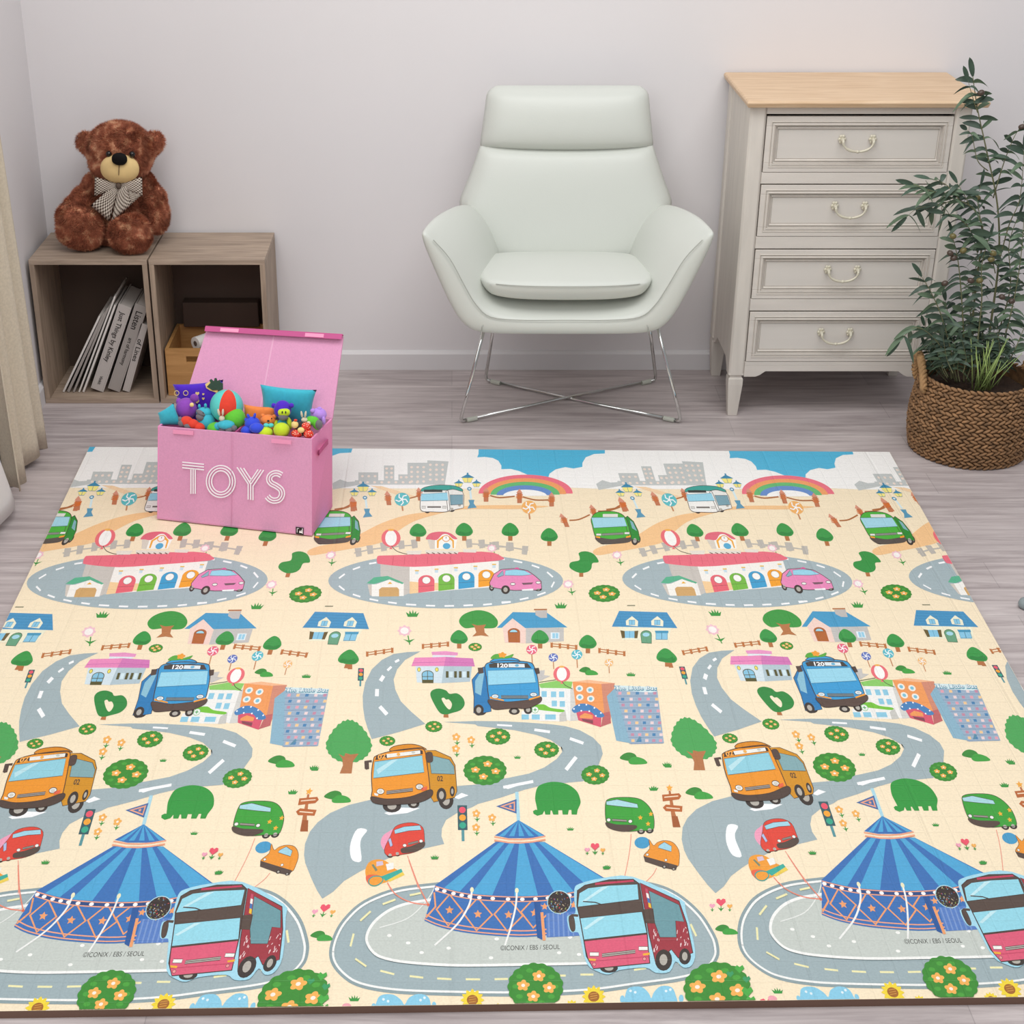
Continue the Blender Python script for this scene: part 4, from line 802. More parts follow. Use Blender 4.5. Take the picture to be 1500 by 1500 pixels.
# ================================================================== teddy bear
def teddy():
    Y = 4.52; th = thing('teddy_bear', 'brown plush teddy bear with a checked bow sitting on the wooden cubes', 'teddy bear', (-.97, 4.55, .449))
    b = BM()
    def bl(px, py, rx, ry, Yc, rd=None, ang=0, pw=1.0, bm=None, seg=24, rings=14):
        c = at(px, py, Yc); k = depth(c)/F; q = Matrix.Rotation(math.radians(ang), 3, 'Y')
        ellipsoid(bm or b, c, (rx*k, (rd or (rx+ry)/2)*k, ry*k*1.03), q, seg, rings, power=pw); return c
    bl(176, 221, 48, 40, 4.555, 38); bl(176, 238, 44, 22, 4.545, 34); bl(176, 205, 34, 24, 4.56, 30)
    for x in (126, 226.5): bl(x, 208, 14, 14, 4.585, 7)
    bl(133, 219, 10, 12, 4.58, 9); bl(219, 219, 10, 12, 4.58, 9)
    bl(176, 300, 45, 50, 4.60, 36); bl(176, 330, 46, 30, 4.58, 36); bl(176, 262, 30, 18, 4.59, 26)
    for q in ((140, 276, 18, 21, 4.585), (124, 294, 18, 20, 4.56), (110, 312, 20, 22, 4.54), (104, 318, 20, 20, 4.53)): bl(*q)
    for q in ((210, 274, 18, 22, 4.585), (224, 294, 18, 24, 4.58), (229, 316, 18, 24, 4.57), (227, 324, 16, 14, 4.56)): bl(*q)
    bl(117, 335, 33, 28, 4.49, 15, 12, .88); bl(128, 336, 28, 22, 4.53, 22); bl(145, 332, 26, 20, 4.56, 24)
    bl(191, 343, 30, 27, 4.465, 15, -18, .88); bl(190, 340, 25, 21, 4.51, 24); bl(186, 335, 26, 20, 4.55, 24)
    me = bpy.data.meshes.new('x'); b.to_mesh(me); b.free(); o = bpy.data.objects.new('x', me); C.objects.link(o)
    md = o.modifiers.new('r', 'REMESH'); md.mode = 'VOXEL'; md.voxel_size = .0042; md.use_smooth_shade = True
    ms = o.modifiers.new('s', 'SMOOTH'); ms.iterations = 4; ms.factor = .5
    bpy.context.view_layer.update(); ev = o.evaluated_get(bpy.context.evaluated_depsgraph_get()); me2 = ev.to_mesh()
    b = BM(); b.from_mesh(me2); ev.to_mesh_clear(); bpy.data.objects.remove(o)
    rnd = random.Random(1)
    b.normal_update(); base = [(f.calc_center_median(), f.normal.copy()) for f in b.faces]
    for v in b.verts:
        v.co += v.normal*(.0055*noise.noise(v.co*38)+.003*noise.noise(v.co*90)); v.co.z = max(v.co.z, .4495)
    for c, n in base:                                # pile: short tufts
        for k in range(5):
            q = c + Vector((rnd.uniform(-.0022, .0022) for _ in range(3)))
            fl = Vector((noise.noise(q*22), noise.noise(q*22+Vector((9, 0, 0))), noise.noise(q*22+Vector((0, 9, 0)))-.35))
            d = (n + fl*.9 + Vector((rnd.uniform(-.3, .3) for _ in range(3)))).normalized(); s = d.cross(n)
            if s.length < .05: s = d.orthogonal()
            s = s.normalized()*.0008; L = rnd.uniform(.007, .013)
            tip = q+d*L
            if tip.z < .4495: continue
            b.faces.new([b.verts.new(x) for x in (q-s, q+s, tip)])
    m = bpy.data.materials.new('bear_fur'); m.use_nodes = True; nt = m.node_tree; bs = nt.nodes['Principled BSDF']; bs.inputs['Roughness'].default_value = .75; bs.inputs['Sheen Weight'].default_value = .35; bs.inputs['Sheen Tint'].default_value = (*lin('E0A888'), 1)
    tc = nt.nodes.new('ShaderNodeTexCoord'); n = nt.nodes.new('ShaderNodeTexNoise'); n.inputs['Scale'].default_value = 42; n.inputs['Detail'].default_value = 6; nt.links.new(tc.outputs['Object'], n.inputs['Vector'])
    r = nt.nodes.new('ShaderNodeValToRGB'); e = r.color_ramp.elements; e[0].position = .38; e[0].color = (*lin('8A4830'), 1); e[1].position = .68; e[1].color = (*lin('DDAA84'), 1); e.new(.54).color = (*lin('AE6648'), 1)
    nt.links.new(n.outputs['Fac'], r.inputs['Fac']); nt.links.new(r.outputs[0], bs.inputs['Base Color'])
    body = obj('body', b, m, th, smooth=True)
    b = BM(); bl(175.5, 247, 28.5, 20.5, 4.478, 17, 0, .95, bm=b); mz = obj('muzzle', b, mat('bear_muzzle', 'DDBE84', .85, noise_s=40, amt=.05), th, smooth=True)
    b = BM(); bl(175, 233, 11.5, 8.8, 4.446, 6, bm=b, pw=.9); obj('nose', b, mat('black_plush', '0B0808', .75, spec=.2), th, smooth=True)
    b = BM(); cs = [at(x, y, yy)-Vector((0, .0, 0)) for x, y, yy in ((174.7, 241, 4.4435), (174.2, 247, 4.4415), (174, 254, 4.4435), (173.8, 261, 4.452), (173.6, 266, 4.463))]; tube(b, cs, .0011, 6); obj('mouth_seam', b, mat('seam_brown', '4A3020', .9), th)
    for x, y in ((159.5, 225.5), (193.5, 226)):
        b = BM(); bl(x, y, 4.4, 4.4, 4.474, 4.4, bm=b); obj('eye', b, mat('glass_black', '120A08', .08), th, smooth=True)
    # bow
    mb = checked('bow_check', 'D8CDBF', '5A4A40', 1)
    def pane(name, poly, Yc, puff, grid=10):          # poly: four px corners TL TR BR BL, puffed
        b = BM(); uvl = b.loops.layers.uv.new(); G = {}
        for sgn in (1, -1):
            for i in range(grid+1):
                for j in range(grid+1):
                    u, v = i/grid, j/grid
                    x = (poly[0][0]*(1-u)+poly[1][0]*u)*(1-v)+(poly[3][0]*(1-u)+poly[2][0]*u)*v; y = (poly[0][1]*(1-u)+poly[1][1]*u)*(1-v)+(poly[3][1]*(1-u)+poly[2][1]*u)*v
                    h = puff*(max(0, 1-(2*u-1)**4)*max(0, 1-(2*v-1)**4))**.5 + .002*math.sin(u*17+v*3)*math.sin(PI*v)*math.sin(PI*u)
                    G[sgn, i, j] = b.verts.new(at(x, y, Yc-sgn*h if sgn > 0 else Yc+h*.4))
            for i in range(grid):
                for j in range(grid):
                    f = b.faces.new((G[sgn,i,j], G[sgn,i+1,j], G[sgn,i+1,j+1], G[sgn,i,j+1]))
                    for l, (a, c) in zip(f.loops, ((i,j),(i+1,j),(i+1,j+1),(i,j+1))): l[uvl].uv = (a/grid*13, c/grid*13)
        bmesh.ops.remove_doubles(b, verts=b.verts, dist=1e-5)
        return obj(name, b, mb, bow, smooth=True)
    b = BM(); bl(174, 272, 4, 5, 4.464, 5, bm=b); bow = obj('bow', b, mb, th, smooth=True)
    pane('bow_loop', ((139, 259), (174, 268), (173, 277), (138, 288)), 4.478, .016); pane('bow_loop', ((174, 268), (208, 259), (209, 288), (175, 277)), 4.478, .016)
    pane('bow_tail', ((164, 272), (175, 274), (160, 325), (133, 301)), 4.47, .008); pane('bow_tail', ((173, 274), (186, 270), (192, 300), (162, 328)), 4.467, .008); pane('bow_tail', ((182, 274), (192, 272), (207, 286), (190, 302)), 4.473, .006)
teddy()

# ================================================================== armchair
def armchair():
    X0 = .352; XS = .312
    th = thing('armchair', 'white leather lounge armchair with high back and crossed chrome wire legs', 'armchair', (X0, 4.35, 0))
    m = mat('white_leather', 'CDD0C9', .42, bump=.06, bump_s=260, noise_s=3, amt=.01)
    ms = mat('leather_seam', 'A9ABA4', .7)
    half = [ # front slice: outer then inner from the middle outwards
        (4.125, [(0,.322),(.13,.322),(.235,.323),(.285,.338),(.325,.40),(.368,.50),(.402,.585),(.405,.615)], [(0,.378),(.12,.378),(.205,.388),(.245,.425),(.275,.475),(.318,.552),(.365,.600),(.392,.622)]),
        (4.110, None, None), (4.22, [(0,.315),(.12,.315),(.225,.317),(.275,.332),(.318,.40),(.358,.50),(.385,.585),(.386,.620)], [(0,.412),(.12,.412),(.198,.414),(.222,.44),(.248,.50),(.285,.565),(.330,.612),(.368,.634)]),
        (4.34, [(0,.31),(.11,.31),(.21,.312),(.258,.33),(.298,.40),(.33,.49),(.352,.57),(.350,.612)], [(0,.418),(.12,.418),(.190,.42),(.208,.45),(.228,.51),(.258,.565),(.298,.604),(.332,.625)]),
        (4.46, [(0,.31),(.10,.31),(.19,.314),(.235,.335),(.272,.40),(.298,.48),(.315,.55),(.314,.60)], [(0,.39),(.11,.39),(.175,.40),(.192,.44),(.208,.49),(.230,.54),(.262,.58),(.295,.605)]),
        (4.56, [(0,.33),(.09,.33),(.17,.335),(.205,.35),(.24,.40),(.265,.46),(.28,.52),(.28,.56)], [(0,.39),(.10,.39),(.15,.40),(.17,.43),(.185,.47),(.205,.51),(.232,.54),(.262,.565)])]
    f0 = half[0]; XB = .334
    def shrink(o, i, k): return [((a[0]*(1-k)+c[0]*k), (a[1]*(1-k)+c[1]*k)) for a, c in zip(o, i)], [((c[0]*(1-k)+a[0]*k), (c[1]*(1-k)+a[1]*k)) for a, c in zip(o, i)]
    so, si = shrink(f0[1], f0[2], .12)
    S_ = [(4.100, so, si), f0, half[2], half[3], half[4], half[5]]
    b = BM(); V = {}
    for k, (y, o_, i_) in enumerate(S_):
        for w_, arr in ((0, o_), (1, i_)):
            for j, (x, z) in enumerate(arr):
                for s in ((1, -1) if j else (1,)):
                    V[k, w_, j*s] = b.verts.new((XS+.022*(y-4.1)/.46+s*x*.98, y, z))
    N = len(f0[1])-1
    rng = list(range(-N, N))
    for k in range(len(S_)-1):
        for j in rng:
            b.faces.new((V[k,0,j],V[k,0,j+1],V[k+1,0,j+1],V[k+1,0,j])); b.faces.new((V[k,1,j],V[k+1,1,j],V[k+1,1,j+1],V[k,1,j+1]))
        for e in (-N, N): b.faces.new((V[k,0,e],V[k+1,0,e],V[k+1,1,e],V[k,1,e]))
    for k in (0, len(S_)-1):
        for j in rng: b.faces.new((V[k,0,j],V[k,1,j],V[k,1,j+1],V[k,0,j+1]))
    obj('shell', b, m, th, smooth=True, subsurf=2)
    # seams along the front rim
    ln = [(-x, z, 0) for x, z in si[:0:-1]]+[(x, z, 0) for x, z in si]
    b = BM(); tube(b, [(XS+p.x*.98, 4.1005, p.y) for p in crom(ln[1:-1], 4, False)], .0013, 6); obj('seam', b, ms, th)
    for s in (-1, 1):
        b = BM(); tube(b, [(XS+s*.209, 4.118, .380), (XS+s*.229, 4.0985, .352), (XS+s*.233, 4.106, .326)], .0012, 6); obj('seam', b, ms, th)
    # backrest panels: front bulge and flat rear, loft of rings
    def panel(name, rows, bulge, th_, nx=16, shape=4.0, sag=0):
        b = BM(); G = {}; nv = len(rows)-1
        for k, (z, y, hw) in enumerate(rows):
            v = 2*k/nv-1
            for i in range(nx+1):
                u = 2*i/nx-1
                e = max(0, 1-abs(u)**shape)**(1/shape)*max(0, 1-abs(v)**shape)**(1/shape)
                zz = z - sag*(1-u*u)*max(0, -v)**6 - (.014 if sag == 0 else 0)*(1-u*u)*max(0, v)**8
                uu = u*(1-.02*abs(v)**8)
                G[0,i,k] = b.verts.new((XB+uu*hw, y - bulge*e, zz)); G[1,i,k] = b.verts.new((XB+uu*hw, y + th_*e, zz))
        for s in (0, 1):
            for i in range(nx):
                for k in range(nv): b.faces.new((G[s,i,k],G[s,i+1,k],G[s,i+1,k+1],G[s,i,k+1]))
        bmesh.ops.remove_doubles(b, verts=b.verts, dist=1e-5)
        return obj(name, b, m, th, smooth=True, subsurf=1)
    def rows(z0, z1, n, f): return [(z0+(z1-z0)*k/n, *f(z0+(z1-z0)*k/n)) for k in range(n+1)]
    def yz(z): return 4.50 + (z-.45)*.20
    def hw(z):
        T_ = ((.36,.20),(.45,.245),(.55,.318),(.588,.328),(.62,.314),(.66,.296),(.72,.274),(.76,.262),(.80,.256),(.86,.248),(.93,.240))
        for a, c in zip(T_, T_[1:]):
            if z <= c[0]: t = (z-a[0])/(c[0]-a[0]); return a[1]*(1-t)+c[1]*t
        return T_[-1][1]
    panel('backrest', rows(.37, .762, 18, lambda z: (yz(z), hw(z))), .060, .045, shape=3.2)
    panel('headrest', rows(.738, .917, 12, lambda z: (yz(z), hw(z)-(.034-(max(0, .034**2-(z-.883)**2))**.5 if z > .883 else 0))), .066, .05, shape=2.6, sag=.016)
    # seat cushion
    b = BM(); G = {}; n = 22
    for s in (0, 1):
        for i in range(n+1):
            for j in range(n+1):
                u, v = 2*i/n-1, 2*j/n-1; pw = 3.4
                uu = u*(1-.13*abs(v)**4); vv = v*(1-.10*abs(u)**5); e = max(0, 1-abs(u)**pw)**(1/pw)*max(0, 1-abs(v)**pw)**(1/pw); e = e**.8
                yy = 4.283+vv*.172 - (.016*(1-u*u) if v < 0 else 0)*abs(v)
                xx = XS+.006+.250*uu*(1-.07*max(0, v))
                G[s,i,j] = b.verts.new((xx, yy, .462-.006*v + (.010+.012*(1-u*u)*(1-v*v))*e if s == 0 else .462-.006*v-.056*e))
        for i in range(n):
            for j in range(n): b.faces.new((G[s,i,j],G[s,i+1,j],G[s,i+1,j+1],G[s,i,j+1]))
    pts = [G[0,i,0].co.copy() for i in range(1, n)]
    bmesh.ops.remove_doubles(b, verts=b.verts, dist=1e-5)
    sc = obj('seat_cushion', b, m, th, smooth=True, subsurf=1)
    b = BM(); tube(b, [p+Vector((0, .0035, 0)) for p in pts], .0012, 6); obj('piping', b, ms, sc)
    # chrome frame
    mc = mat('chrome', 'D9DAD8', .08, 1)
    ft = {}
    for sx in (-1, 1):
        F_ = atz(836+sx*162, 617, .008); B_ = atz(836+sx*125, 556, .008); ft[sx, 0] = F_; ft[sx, 1] = B_
        Ft = at(836+sx*124, 487, 4.20); Bt = at(836+sx*107, 487, 4.42); Ft.z = .335; Bt.z = .335
        for q, Tp in ((F_, Ft), (B_, Bt)):
            c = Vector((X0, 4.42, .008)); di = (c-q).normalized()
            b = BM(); tube(b, [Tp, q+(Tp-q).normalized()*.02, q+(Tp-q).normalized()*.008+di*.002, q+di*.008, q+di*.02], .0052, 10); obj('leg', b, mc, th, smooth=True)
            b = BM(); tube(b, [q+di*.022+Vector((0,0,-.0012)), q+di*.055+Vector((0,0,-.0012))], .0074, 10); obj('foot_pad', b, mat('foot_pad_plastic', 'B9BBB0', .5), th)
    for a, c in (((-1,0),(1,1)), ((1,0),(-1,1))):
        b = BM(); tube(b, [ft[a]+(ft[c]-ft[a]).normalized()*.02, (ft[a]+ft[c])/2+Vector((0,0,.004 if a[0] < 0 else -.003)), ft[c]-(ft[c]-ft[a]).normalized()*.02], .0048, 10); obj('cross_rod', b, mc, th, smooth=True)
armchair()

# ================================================================== chest of drawers
def dresser():
    Y0, Y1 = 4.30, 4.67; XL, XR = .812, 1.418
    def zy(y, Y=4.30): return at(750, y, Y).z
    th = thing('chest_of_drawers', 'distressed white chest of four drawers with pale wooden top by the wall', 'chest of drawers', ((XL+XR)/2, 4.48, 0))
    mw = mat('distressed_white_paint', 'D3CCC3', .6, noise_s=5, amt=.055, stretch=(8, 8, 1.2), bump=.05, bump_s=40)
    mwh = mat('distressed_white_front', 'D3CCC4', .6, noise_s=5, amt=.05, stretch=(1.2, 8, 9), bump=.05, bump_s=40)
    mp = mat('drawer_panel_white', 'D2CCC5', .6, noise_s=4, amt=.02, stretch=(1, 6, 8)); mr = mat('worn_groove', 'A99F94', .8); mt = wood('pale_oak_top', 'CBAA86', 'DFC3A3', (3, 30, 30), .5)
    mcr = mat('cream_brass_pull', 'CFC9B6', .4, .1)
    zt = zy(156); ztop = zt+.019; p = .046
    b = BM()
    loft(b, [[(x, y, zt) for x, y in ((XL-.010, Y0-.018), (XR+.034, Y0-.018), (XR+.034, Y1+.02), (XL-.010, Y1+.02))],
             [(x, y, zt+.013) for x, y in ((XL-.014, Y0-.024), (XR+.038, Y0-.024), (XR+.038, Y1+.022), (XL-.014, Y1+.022))],
             [(x, y, ztop) for x, y in ((XL-.010, Y0-.018), (XR+.034, Y0-.018), (XR+.034, Y1+.02), (XL-.010, Y1+.02))]])
    obj('top', b, mt, th, bevel=.002)
    zb = zy(553); zap = zy(547)
    for x in (XL, XR-p):
        for y in (Y0, Y1-p):
            b = BM(); s = .006; yy = y
            loft(b, [[(x+k, yy, z), (x+p-k, yy, z), (x+p, yy+k, z), (x+p, yy+p-k, z), (x+p-k, yy+p, z), (x+k, yy+p, z), (x, yy+p-k, z), (x, yy+k, z)] for k, z in ((s, zt), (s, zb+.012), (.003, zb+.006))])
            cxx, cyy = x+p/2, yy+p/2
            loft(b, [[(cxx-h, cyy-h, z), (cxx+h, cyy-h, z), (cxx+h, cyy+h, z), (cxx-h, cyy+h, z)] for h, z in ((.017, zb+.007), (.017, zb), (.0215, zb-.006), (.0215, zb-.024), (.014, 0.0))])
            obj('leg', b, mw, th, bevel=.0015)
    for x0, x1 in ((XL+.006, XL+.018), (XR-.018, XR-.006)):
        b = BM(); ym = (Y0+p, Y1-p)
        prof = [(ym[0], zt), (ym[1], zt), (ym[1], zb-.01), (ym[1]-.03, zb+.005), (ym[1]-.06, zb+.03), (ym[0]+.06, zb+.03), (ym[0]+.03, zb+.005), (ym[0], zb-.01)]
        loft(b, [[(x, y, z) for y, z in prof] for x in (x0, x1)]); obj('side_panel', b, mw, th)
    b = BM(); box(b, XL+.02, XR-.02, Y1-.012, Y1-.002, zb+.03, zt); obj('back_panel', b, mw, th)
    fx0, fx1 = XL+p, XR-p
    ys = [(171, 252.5), (271.5, 346.5), (366.5, 438), (457.5, 530)]
    b = BM(); box(b, fx0, fx1, Y0+.004, Y0+.02, zy(167.5), zt); obj('rail', b, mwh, th, bevel=.001)
    for i, (a, c) in enumerate(ys):
        za, zc = zy(a), zy(c); znext = zy(ys[i+1][0]-1.8) if i < 3 else zy(536)
        b = BM(); box(b, fx0, fx1, Y0+.003, Y0+.02, znext, zc-.0012); obj('rail', b, mwh, th, bevel=.001)
        d = bpy.data.objects.new('drawer', None)
        b = BM(); x0, x1 = fx0+.0022, fx1-.0022; f = .026
        yf = Y0+.002
        for q in ((x0, x1, za-f, za), (x0, x1, zc, zc+f), (x0, x0+f, zc+f, za-f), (x1-f, x1, zc+f, za-f)): box(b, q[0], q[1], yf, yf+.014, q[2], q[3])
        box(b, x0+.01, x1-.01, yf+.014, Y1-.03, zc+.004, za-.01)
        dr = obj('drawer', b, mwh, th, bevel=.0012)
        b = BM(); box(b, x0+f, x1-f, yf+.008, yf+.012, zc+f, za-f); obj('panel', b, mp, dr)
        b = BM()
        for g, r_, yo in ((f+.0055, .0032, .0065), (f-.012, .0016, -.0003), (f-.004, .0016, -.0003)):
            tube(b, [(x0+g, yf+yo, zc+g), (x1-g, yf+yo, zc+g), (x1-g, yf+yo, za-g), (x0+g, yf+yo, za-g)], r_, 6, closed=True)
        obj('moulding', b, mw, dr)
        b = BM()
        for g in (f-.0095, f-.0015, f+.0095):
            for q in ((x0+g, x1-g, za-g-.0006, za-g+.0006), (x0+g, x1-g, zc+g-.0006, zc+g+.0006), (x0+g-.0006, x0+g+.0006, zc+g, za-g), (x1-g-.0006, x1-g+.0006, zc+g, za-g)):
                box(b, q[0], q[1], yf-.0004 if g < f else yf+.0076, yf+.003 if g < f else yf+.009, q[2], q[3])
        obj('groove', b, mr, dr)
        cx, cz = (fx0+fx1)/2-.002, (za+zc)/2+.006
        for s in (-1, 1):
            b = BM(); cxs = cx+s*.042
            for k in range(6):
                a_ = k*PI/3; ellipsoid(b, (cxs+.0065*math.cos(a_), yf+.003, cz+.008+.0085*math.sin(a_)), (.005, .003, .005), None, 10, 6)
            ellipsoid(b, (cxs, yf-.004, cz+.008), (.0058, .012, .0058), None, 12, 8); obj('rosette', b, mcr, dr, smooth=True)
        b = BM(); pts = [(cx+.042*math.cos(t)*(1.0), yf-.013-.003*math.sin(t), cz+.008-.030*math.sin(t)**.8-.0) for t in [PI*k/18 for k in range(19)]]
        pts = [(p_[0], p_[1], p_[2].real if isinstance(p_[2], complex) else p_[2]) for p_ in pts]
        tube(b, pts, [.0028+.0012*abs(math.sin(3*PI*k/18+PI/2)) for k in range(19)], 8); ellipsoid(b, (cx, yf-.016, cz-.022), (.006, .0045, .0045), None, 10, 8); obj('handle', b, mcr, dr, smooth=True)
        bpy.data.objects.remove(d)
    b = BM(); w1 = .034; w2 = .062
    prof = [(fx0, zy(536)), (fx1, zy(536)), (fx1, zb+.001), (fx1-w1, zb+.001), (fx1-w1-.012, zb+.006), (fx1-w2, zb+.018), (fx0+w2, zb+.018), (fx0+w1+.012, zb+.006), (fx0+w1, zb+.001), (fx0, zb+.001)]
    loft(b, [[(x, y, z) for x, z in prof] for y in (Y0+.003, Y0+.018)]); obj('apron', b, mwh, th, bevel=.001)
dresser()

# ================================================================== olive plant in a woven basket
def plant():
    cx, cy = 1.462, 4.075; H = .222
    th = thing('potted_olive_plant', 'leafy olive plant in a brown woven basket beside the white drawers', 'potted plant', (cx, cy, 0))
    mb1 = mat('seagrass', '8B6847', .75, noise_s=55, amt=.45, bump=.2, bump_s=300); mh = mat('basket_handle_rope', 'B08A5F', .75, noise_s=50, amt=.25, bump=.3, bump_s=200)
    def rad(z):
        t = z/H; return .152+.018*math.sin(PI*min(1, t*.9+.08))-.004*t
    b = BM(); rows = 20; rnd = random.Random(2)
    loft(b, [[(cx+(rad(z)-.006)*math.cos(2*PI*k/48), cy+(rad(z)-.006)*math.sin(2*PI*k/48), z) for k in range(48)] for z in [H*i/10+.001 for i in range(10)]+[H]], cap=False)
    f_ = b.faces.new([b.verts.new((cx+.142*math.cos(2*PI*k/48), cy+.142*math.sin(2*PI*k/48), .0015)) for k in range(48)])
    for r_ in range(rows):
        z = .0075+(H-.008)*r_/(rows-1); n = 54; rr = rad(z)
        for k in range(n):
            a = 2*PI*(k+(r_ % 2)*.5)/n; sl = .42 if r_ % 2 else -.42
            c = (cx+rr*math.cos(a), cy+rr*math.sin(a), z+rnd.uniform(-.001, .001)); 
            if k*0+c[1] > cy+.1 and False: continue
            M = Matrix.Rotation(a+PI/2, 3, 'Z') @ Matrix.Rotation(sl+rnd.uniform(-.12, .12), 3, 'Y')
            ellipsoid(b, c, (.0128, .005+rnd.uniform(0, .0012), .0044), M, 8, 6)
    obj('basket', b, mb1, th, smooth=True)
    for a in (PI*.985, PI*.03):
        b = BM(); c = Vector((cx+rad(H)*math.cos(a), cy+rad(H)*math.sin(a), H)); tg = Vector((-math.sin(a), math.cos(a), 0)); out = Vector((math.cos(a), math.sin(a), 0))
        pts = [c+tg*(.055*math.cos(t))+Vector((0, 0, -.03+.085*math.sin(t)))+out*(.006+.012*math.sin(t)) for t in [PI*k/16 for k in range(17)]]
        for ph in (0, 2*PI/3, 4*PI/3):
            tube(b, [p_+out*(.0062*math.cos(ph+k*.9))+Vector((0, 0, .0062*math.sin(ph+k*.9))) for k, p_ in enumerate(crom(pts, 3, False))], .0062, 7)
        obj('handle', b, mh, th, smooth=True)
    b = BM(); G = []
    for i in range(9):
        G.append([b.verts.new((cx+.143*i/8*math.cos(2*PI*k/32), cy+.143*i/8*math.sin(2*PI*k/32), H-.045+.012*noise.noise(Vector((i*math.cos(k*.2), i*math.sin(k*.2), 1))))) for k in range(32)])
    for i in range(8):
        for k in range(32): b.faces.new((G[i][k], G[i][(k+1) % 32], G[i+1][(k+1) % 32], G[i+1][k]))
    bmesh.ops.remove_doubles(b, verts=b.verts, dist=1e-5)
    obj('soil', b, mat('soil', '3A2A20', .95, noise_s=60, amt=.4), th)
    leaves = [BM(), BM()]; st = BM(); olives = []
    def leaf(p, d, L, w_, droop=.4, which=0):
        d = Vector(d).normalized(); s = d.cross(Vector((rnd.uniform(-.8, .8), -1, rnd.uniform(0, 1.2)))); s = s.normalized() if s.length > .1 else Vector((1, 0, 0)); up = s.cross(d); bm = leaves[which]
        roll = rnd.uniform(-.6, .6); s2 = s*math.cos(roll)+up*math.sin(roll); u2 = s2.cross(d)
        prev = None; n = 6
        for k in range(n+1):
            t = k/n; q = p + d*L*t - Vector((0, 0, 1))*droop*L*t**1.8; hw_ = w_*math.sin(PI*min(1, t*.93+.05))**.6 if k < n else 0.0004
            row = [bm.verts.new(q-s2*hw_+u2*hw_*.3), bm.verts.new(q), bm.verts.new(q+s2*hw_+u2*hw_*.3)]
            if prev:
                for a in (0, 1): bm.faces.new((prev[a], prev[a+1], row[a+1], row[a]))
            prev = row
    def stem(pxs, r0=.0032, leafy=(0.15, 1.0), dens=1.0, L=.062, z0=None, fan=1.0):
        pts = [at(x, y, Y) for x, y, Y in pxs]
        if z0 is not None: pts[0].z = z0
        c = crom(pts, 8, False); n = len(c); tube(st, c, [r0*(1-.75*k/n) for k in range(n)], 6)
        tot = sum((c[i+1]-c[i]).length for i in range(n-1)); step = .0215/dens; acc = 0; side = 1
        for i in range(n-1):
            acc += (c[i+1]-c[i]).length; t = i/n
            if t < leafy[0]: acc = 0; continue
            while acc > step:
                acc -= step; dr = (c[i+1]-c[i]).normalized()
                for sd in (side, -side):
                    az = rnd.uniform(-.7, .7)
                    lat = Vector((sd*math.cos(az), math.sin(az), 0)); d = dr*rnd.uniform(.3, .9)+lat*fan+Vector((0, 0, rnd.uniform(-.25, .35)))
                    LL = L*rnd.uniform(.75, 1.25)*(1-.2*t); leaf(c[i], d, LL, LL*rnd.uniform(.12, .165), rnd.uniform(.15, 1.15), rnd.random() < .35)
                side = -side if rnd.random() < .5 else side
        leaf(c[-1], (c[-1]-c[-2]), L*.9, L*.12, .1)
    Y = cy
    # tall stem up the right and its side shoots
    stem([(1440,555,Y),(1452,470,Y+.01),(1463,380,Y+.03),(1461,300,Y+.04),(1445,220,Y+.04),(1432,160,Y+.03),(1425,112,Y+.03)], .0036, (.5, 1), .85)
    stem([(1463,385,Y+.03),(1478,330,Y+.02),(1494,290,Y+.01),(1500,220,Y)], .002, (.35, 1), .8)
    stem([(1455,290,Y+.04),(1470,240,Y+.02),(1486,200,Y),(1500,180,Y)], .0018, (.2, 1), .8, .058)
    stem([(1447,250,Y+.04),(1432,235,Y+.02),(1424,200,Y+.02),(1416,190,Y)], .0016, (.3, 1), .8, .05)
    stem([(1432,165,Y+.03),(1424,140,Y+.02),(1418,118,Y+.02)], .0014, (.1, 1), .9, .05)
    # left arching branch over the drawers
    stem([(1425,555,Y),(1425,470,Y-.02),(1432,400,Y-.03),(1440,340,Y-.03),(1425,305,Y-.04),(1395,290,Y-.05),(1360,278,Y-.06),(1338,270,Y-.06)], .0032, (.55, 1), 1.5, .056)
    stem([(1400,292,Y-.05),(1375,300,Y-.06),(1345,305,Y-.06),(1328,318,Y-.06)], .0016, (.1, 1), 1.1, .055)
    stem([(1405,292,Y-.05),(1385,270,Y-.06),(1362,262,Y-.06)], .0016, (.1, 1), 1.0, .05)
    stem([(1420,300,Y-.04),(1412,285,Y-.05),(1402,268,Y-.05)], .0014, (.1, 1), 1.1, .05)
    stem([(1432,370,Y-.03),(1420,335,Y-.05),(1400,318,Y-.06),(1382,312,Y-.06)], .0016, (.1, 1), 1.3, .056)
    stem([(1440,350,Y-.03),(1436,320,Y-.03),(1432,295,Y-.03),(1436,272,Y-.03)], .0016, (.1, 1), 1.2, .056)
    stem([(1458,400,Y-.02),(1450,370,Y-.04),(1436,350,Y-.05),(1425,345,Y-.06)], .0016, (.1, 1), 1.3, .056)
    # middle stems
    stem([(1412,560,Y-.02),(1412,500,Y-.04),(1408,430,Y-.05),(1403,380,Y-.05),(1395,345,Y-.05)], .0028, (.25, 1), 1.25, .055)
    stem([(1425,560,Y-.03),(1432,500,Y-.05),(1438,440,Y-.06),(1438,390,Y-.06),(1448,350,Y-.06)], .0028, (.25, 1), 1.25, .055)
    stem([(1402,560,Y-.04),(1392,510,Y-.06),(1378,460,Y-.07),(1362,425,Y-.08),(1350,405,Y-.08)], .0024, (.3, 1), 1.1, .058)
    stem([(1400,560,Y-.03),(1385,520,Y-.06),(1365,492,Y-.08),(1340,480,Y-.09),(1318,500,Y-.09)], .0022, (.35, 1), 1.1, .055)
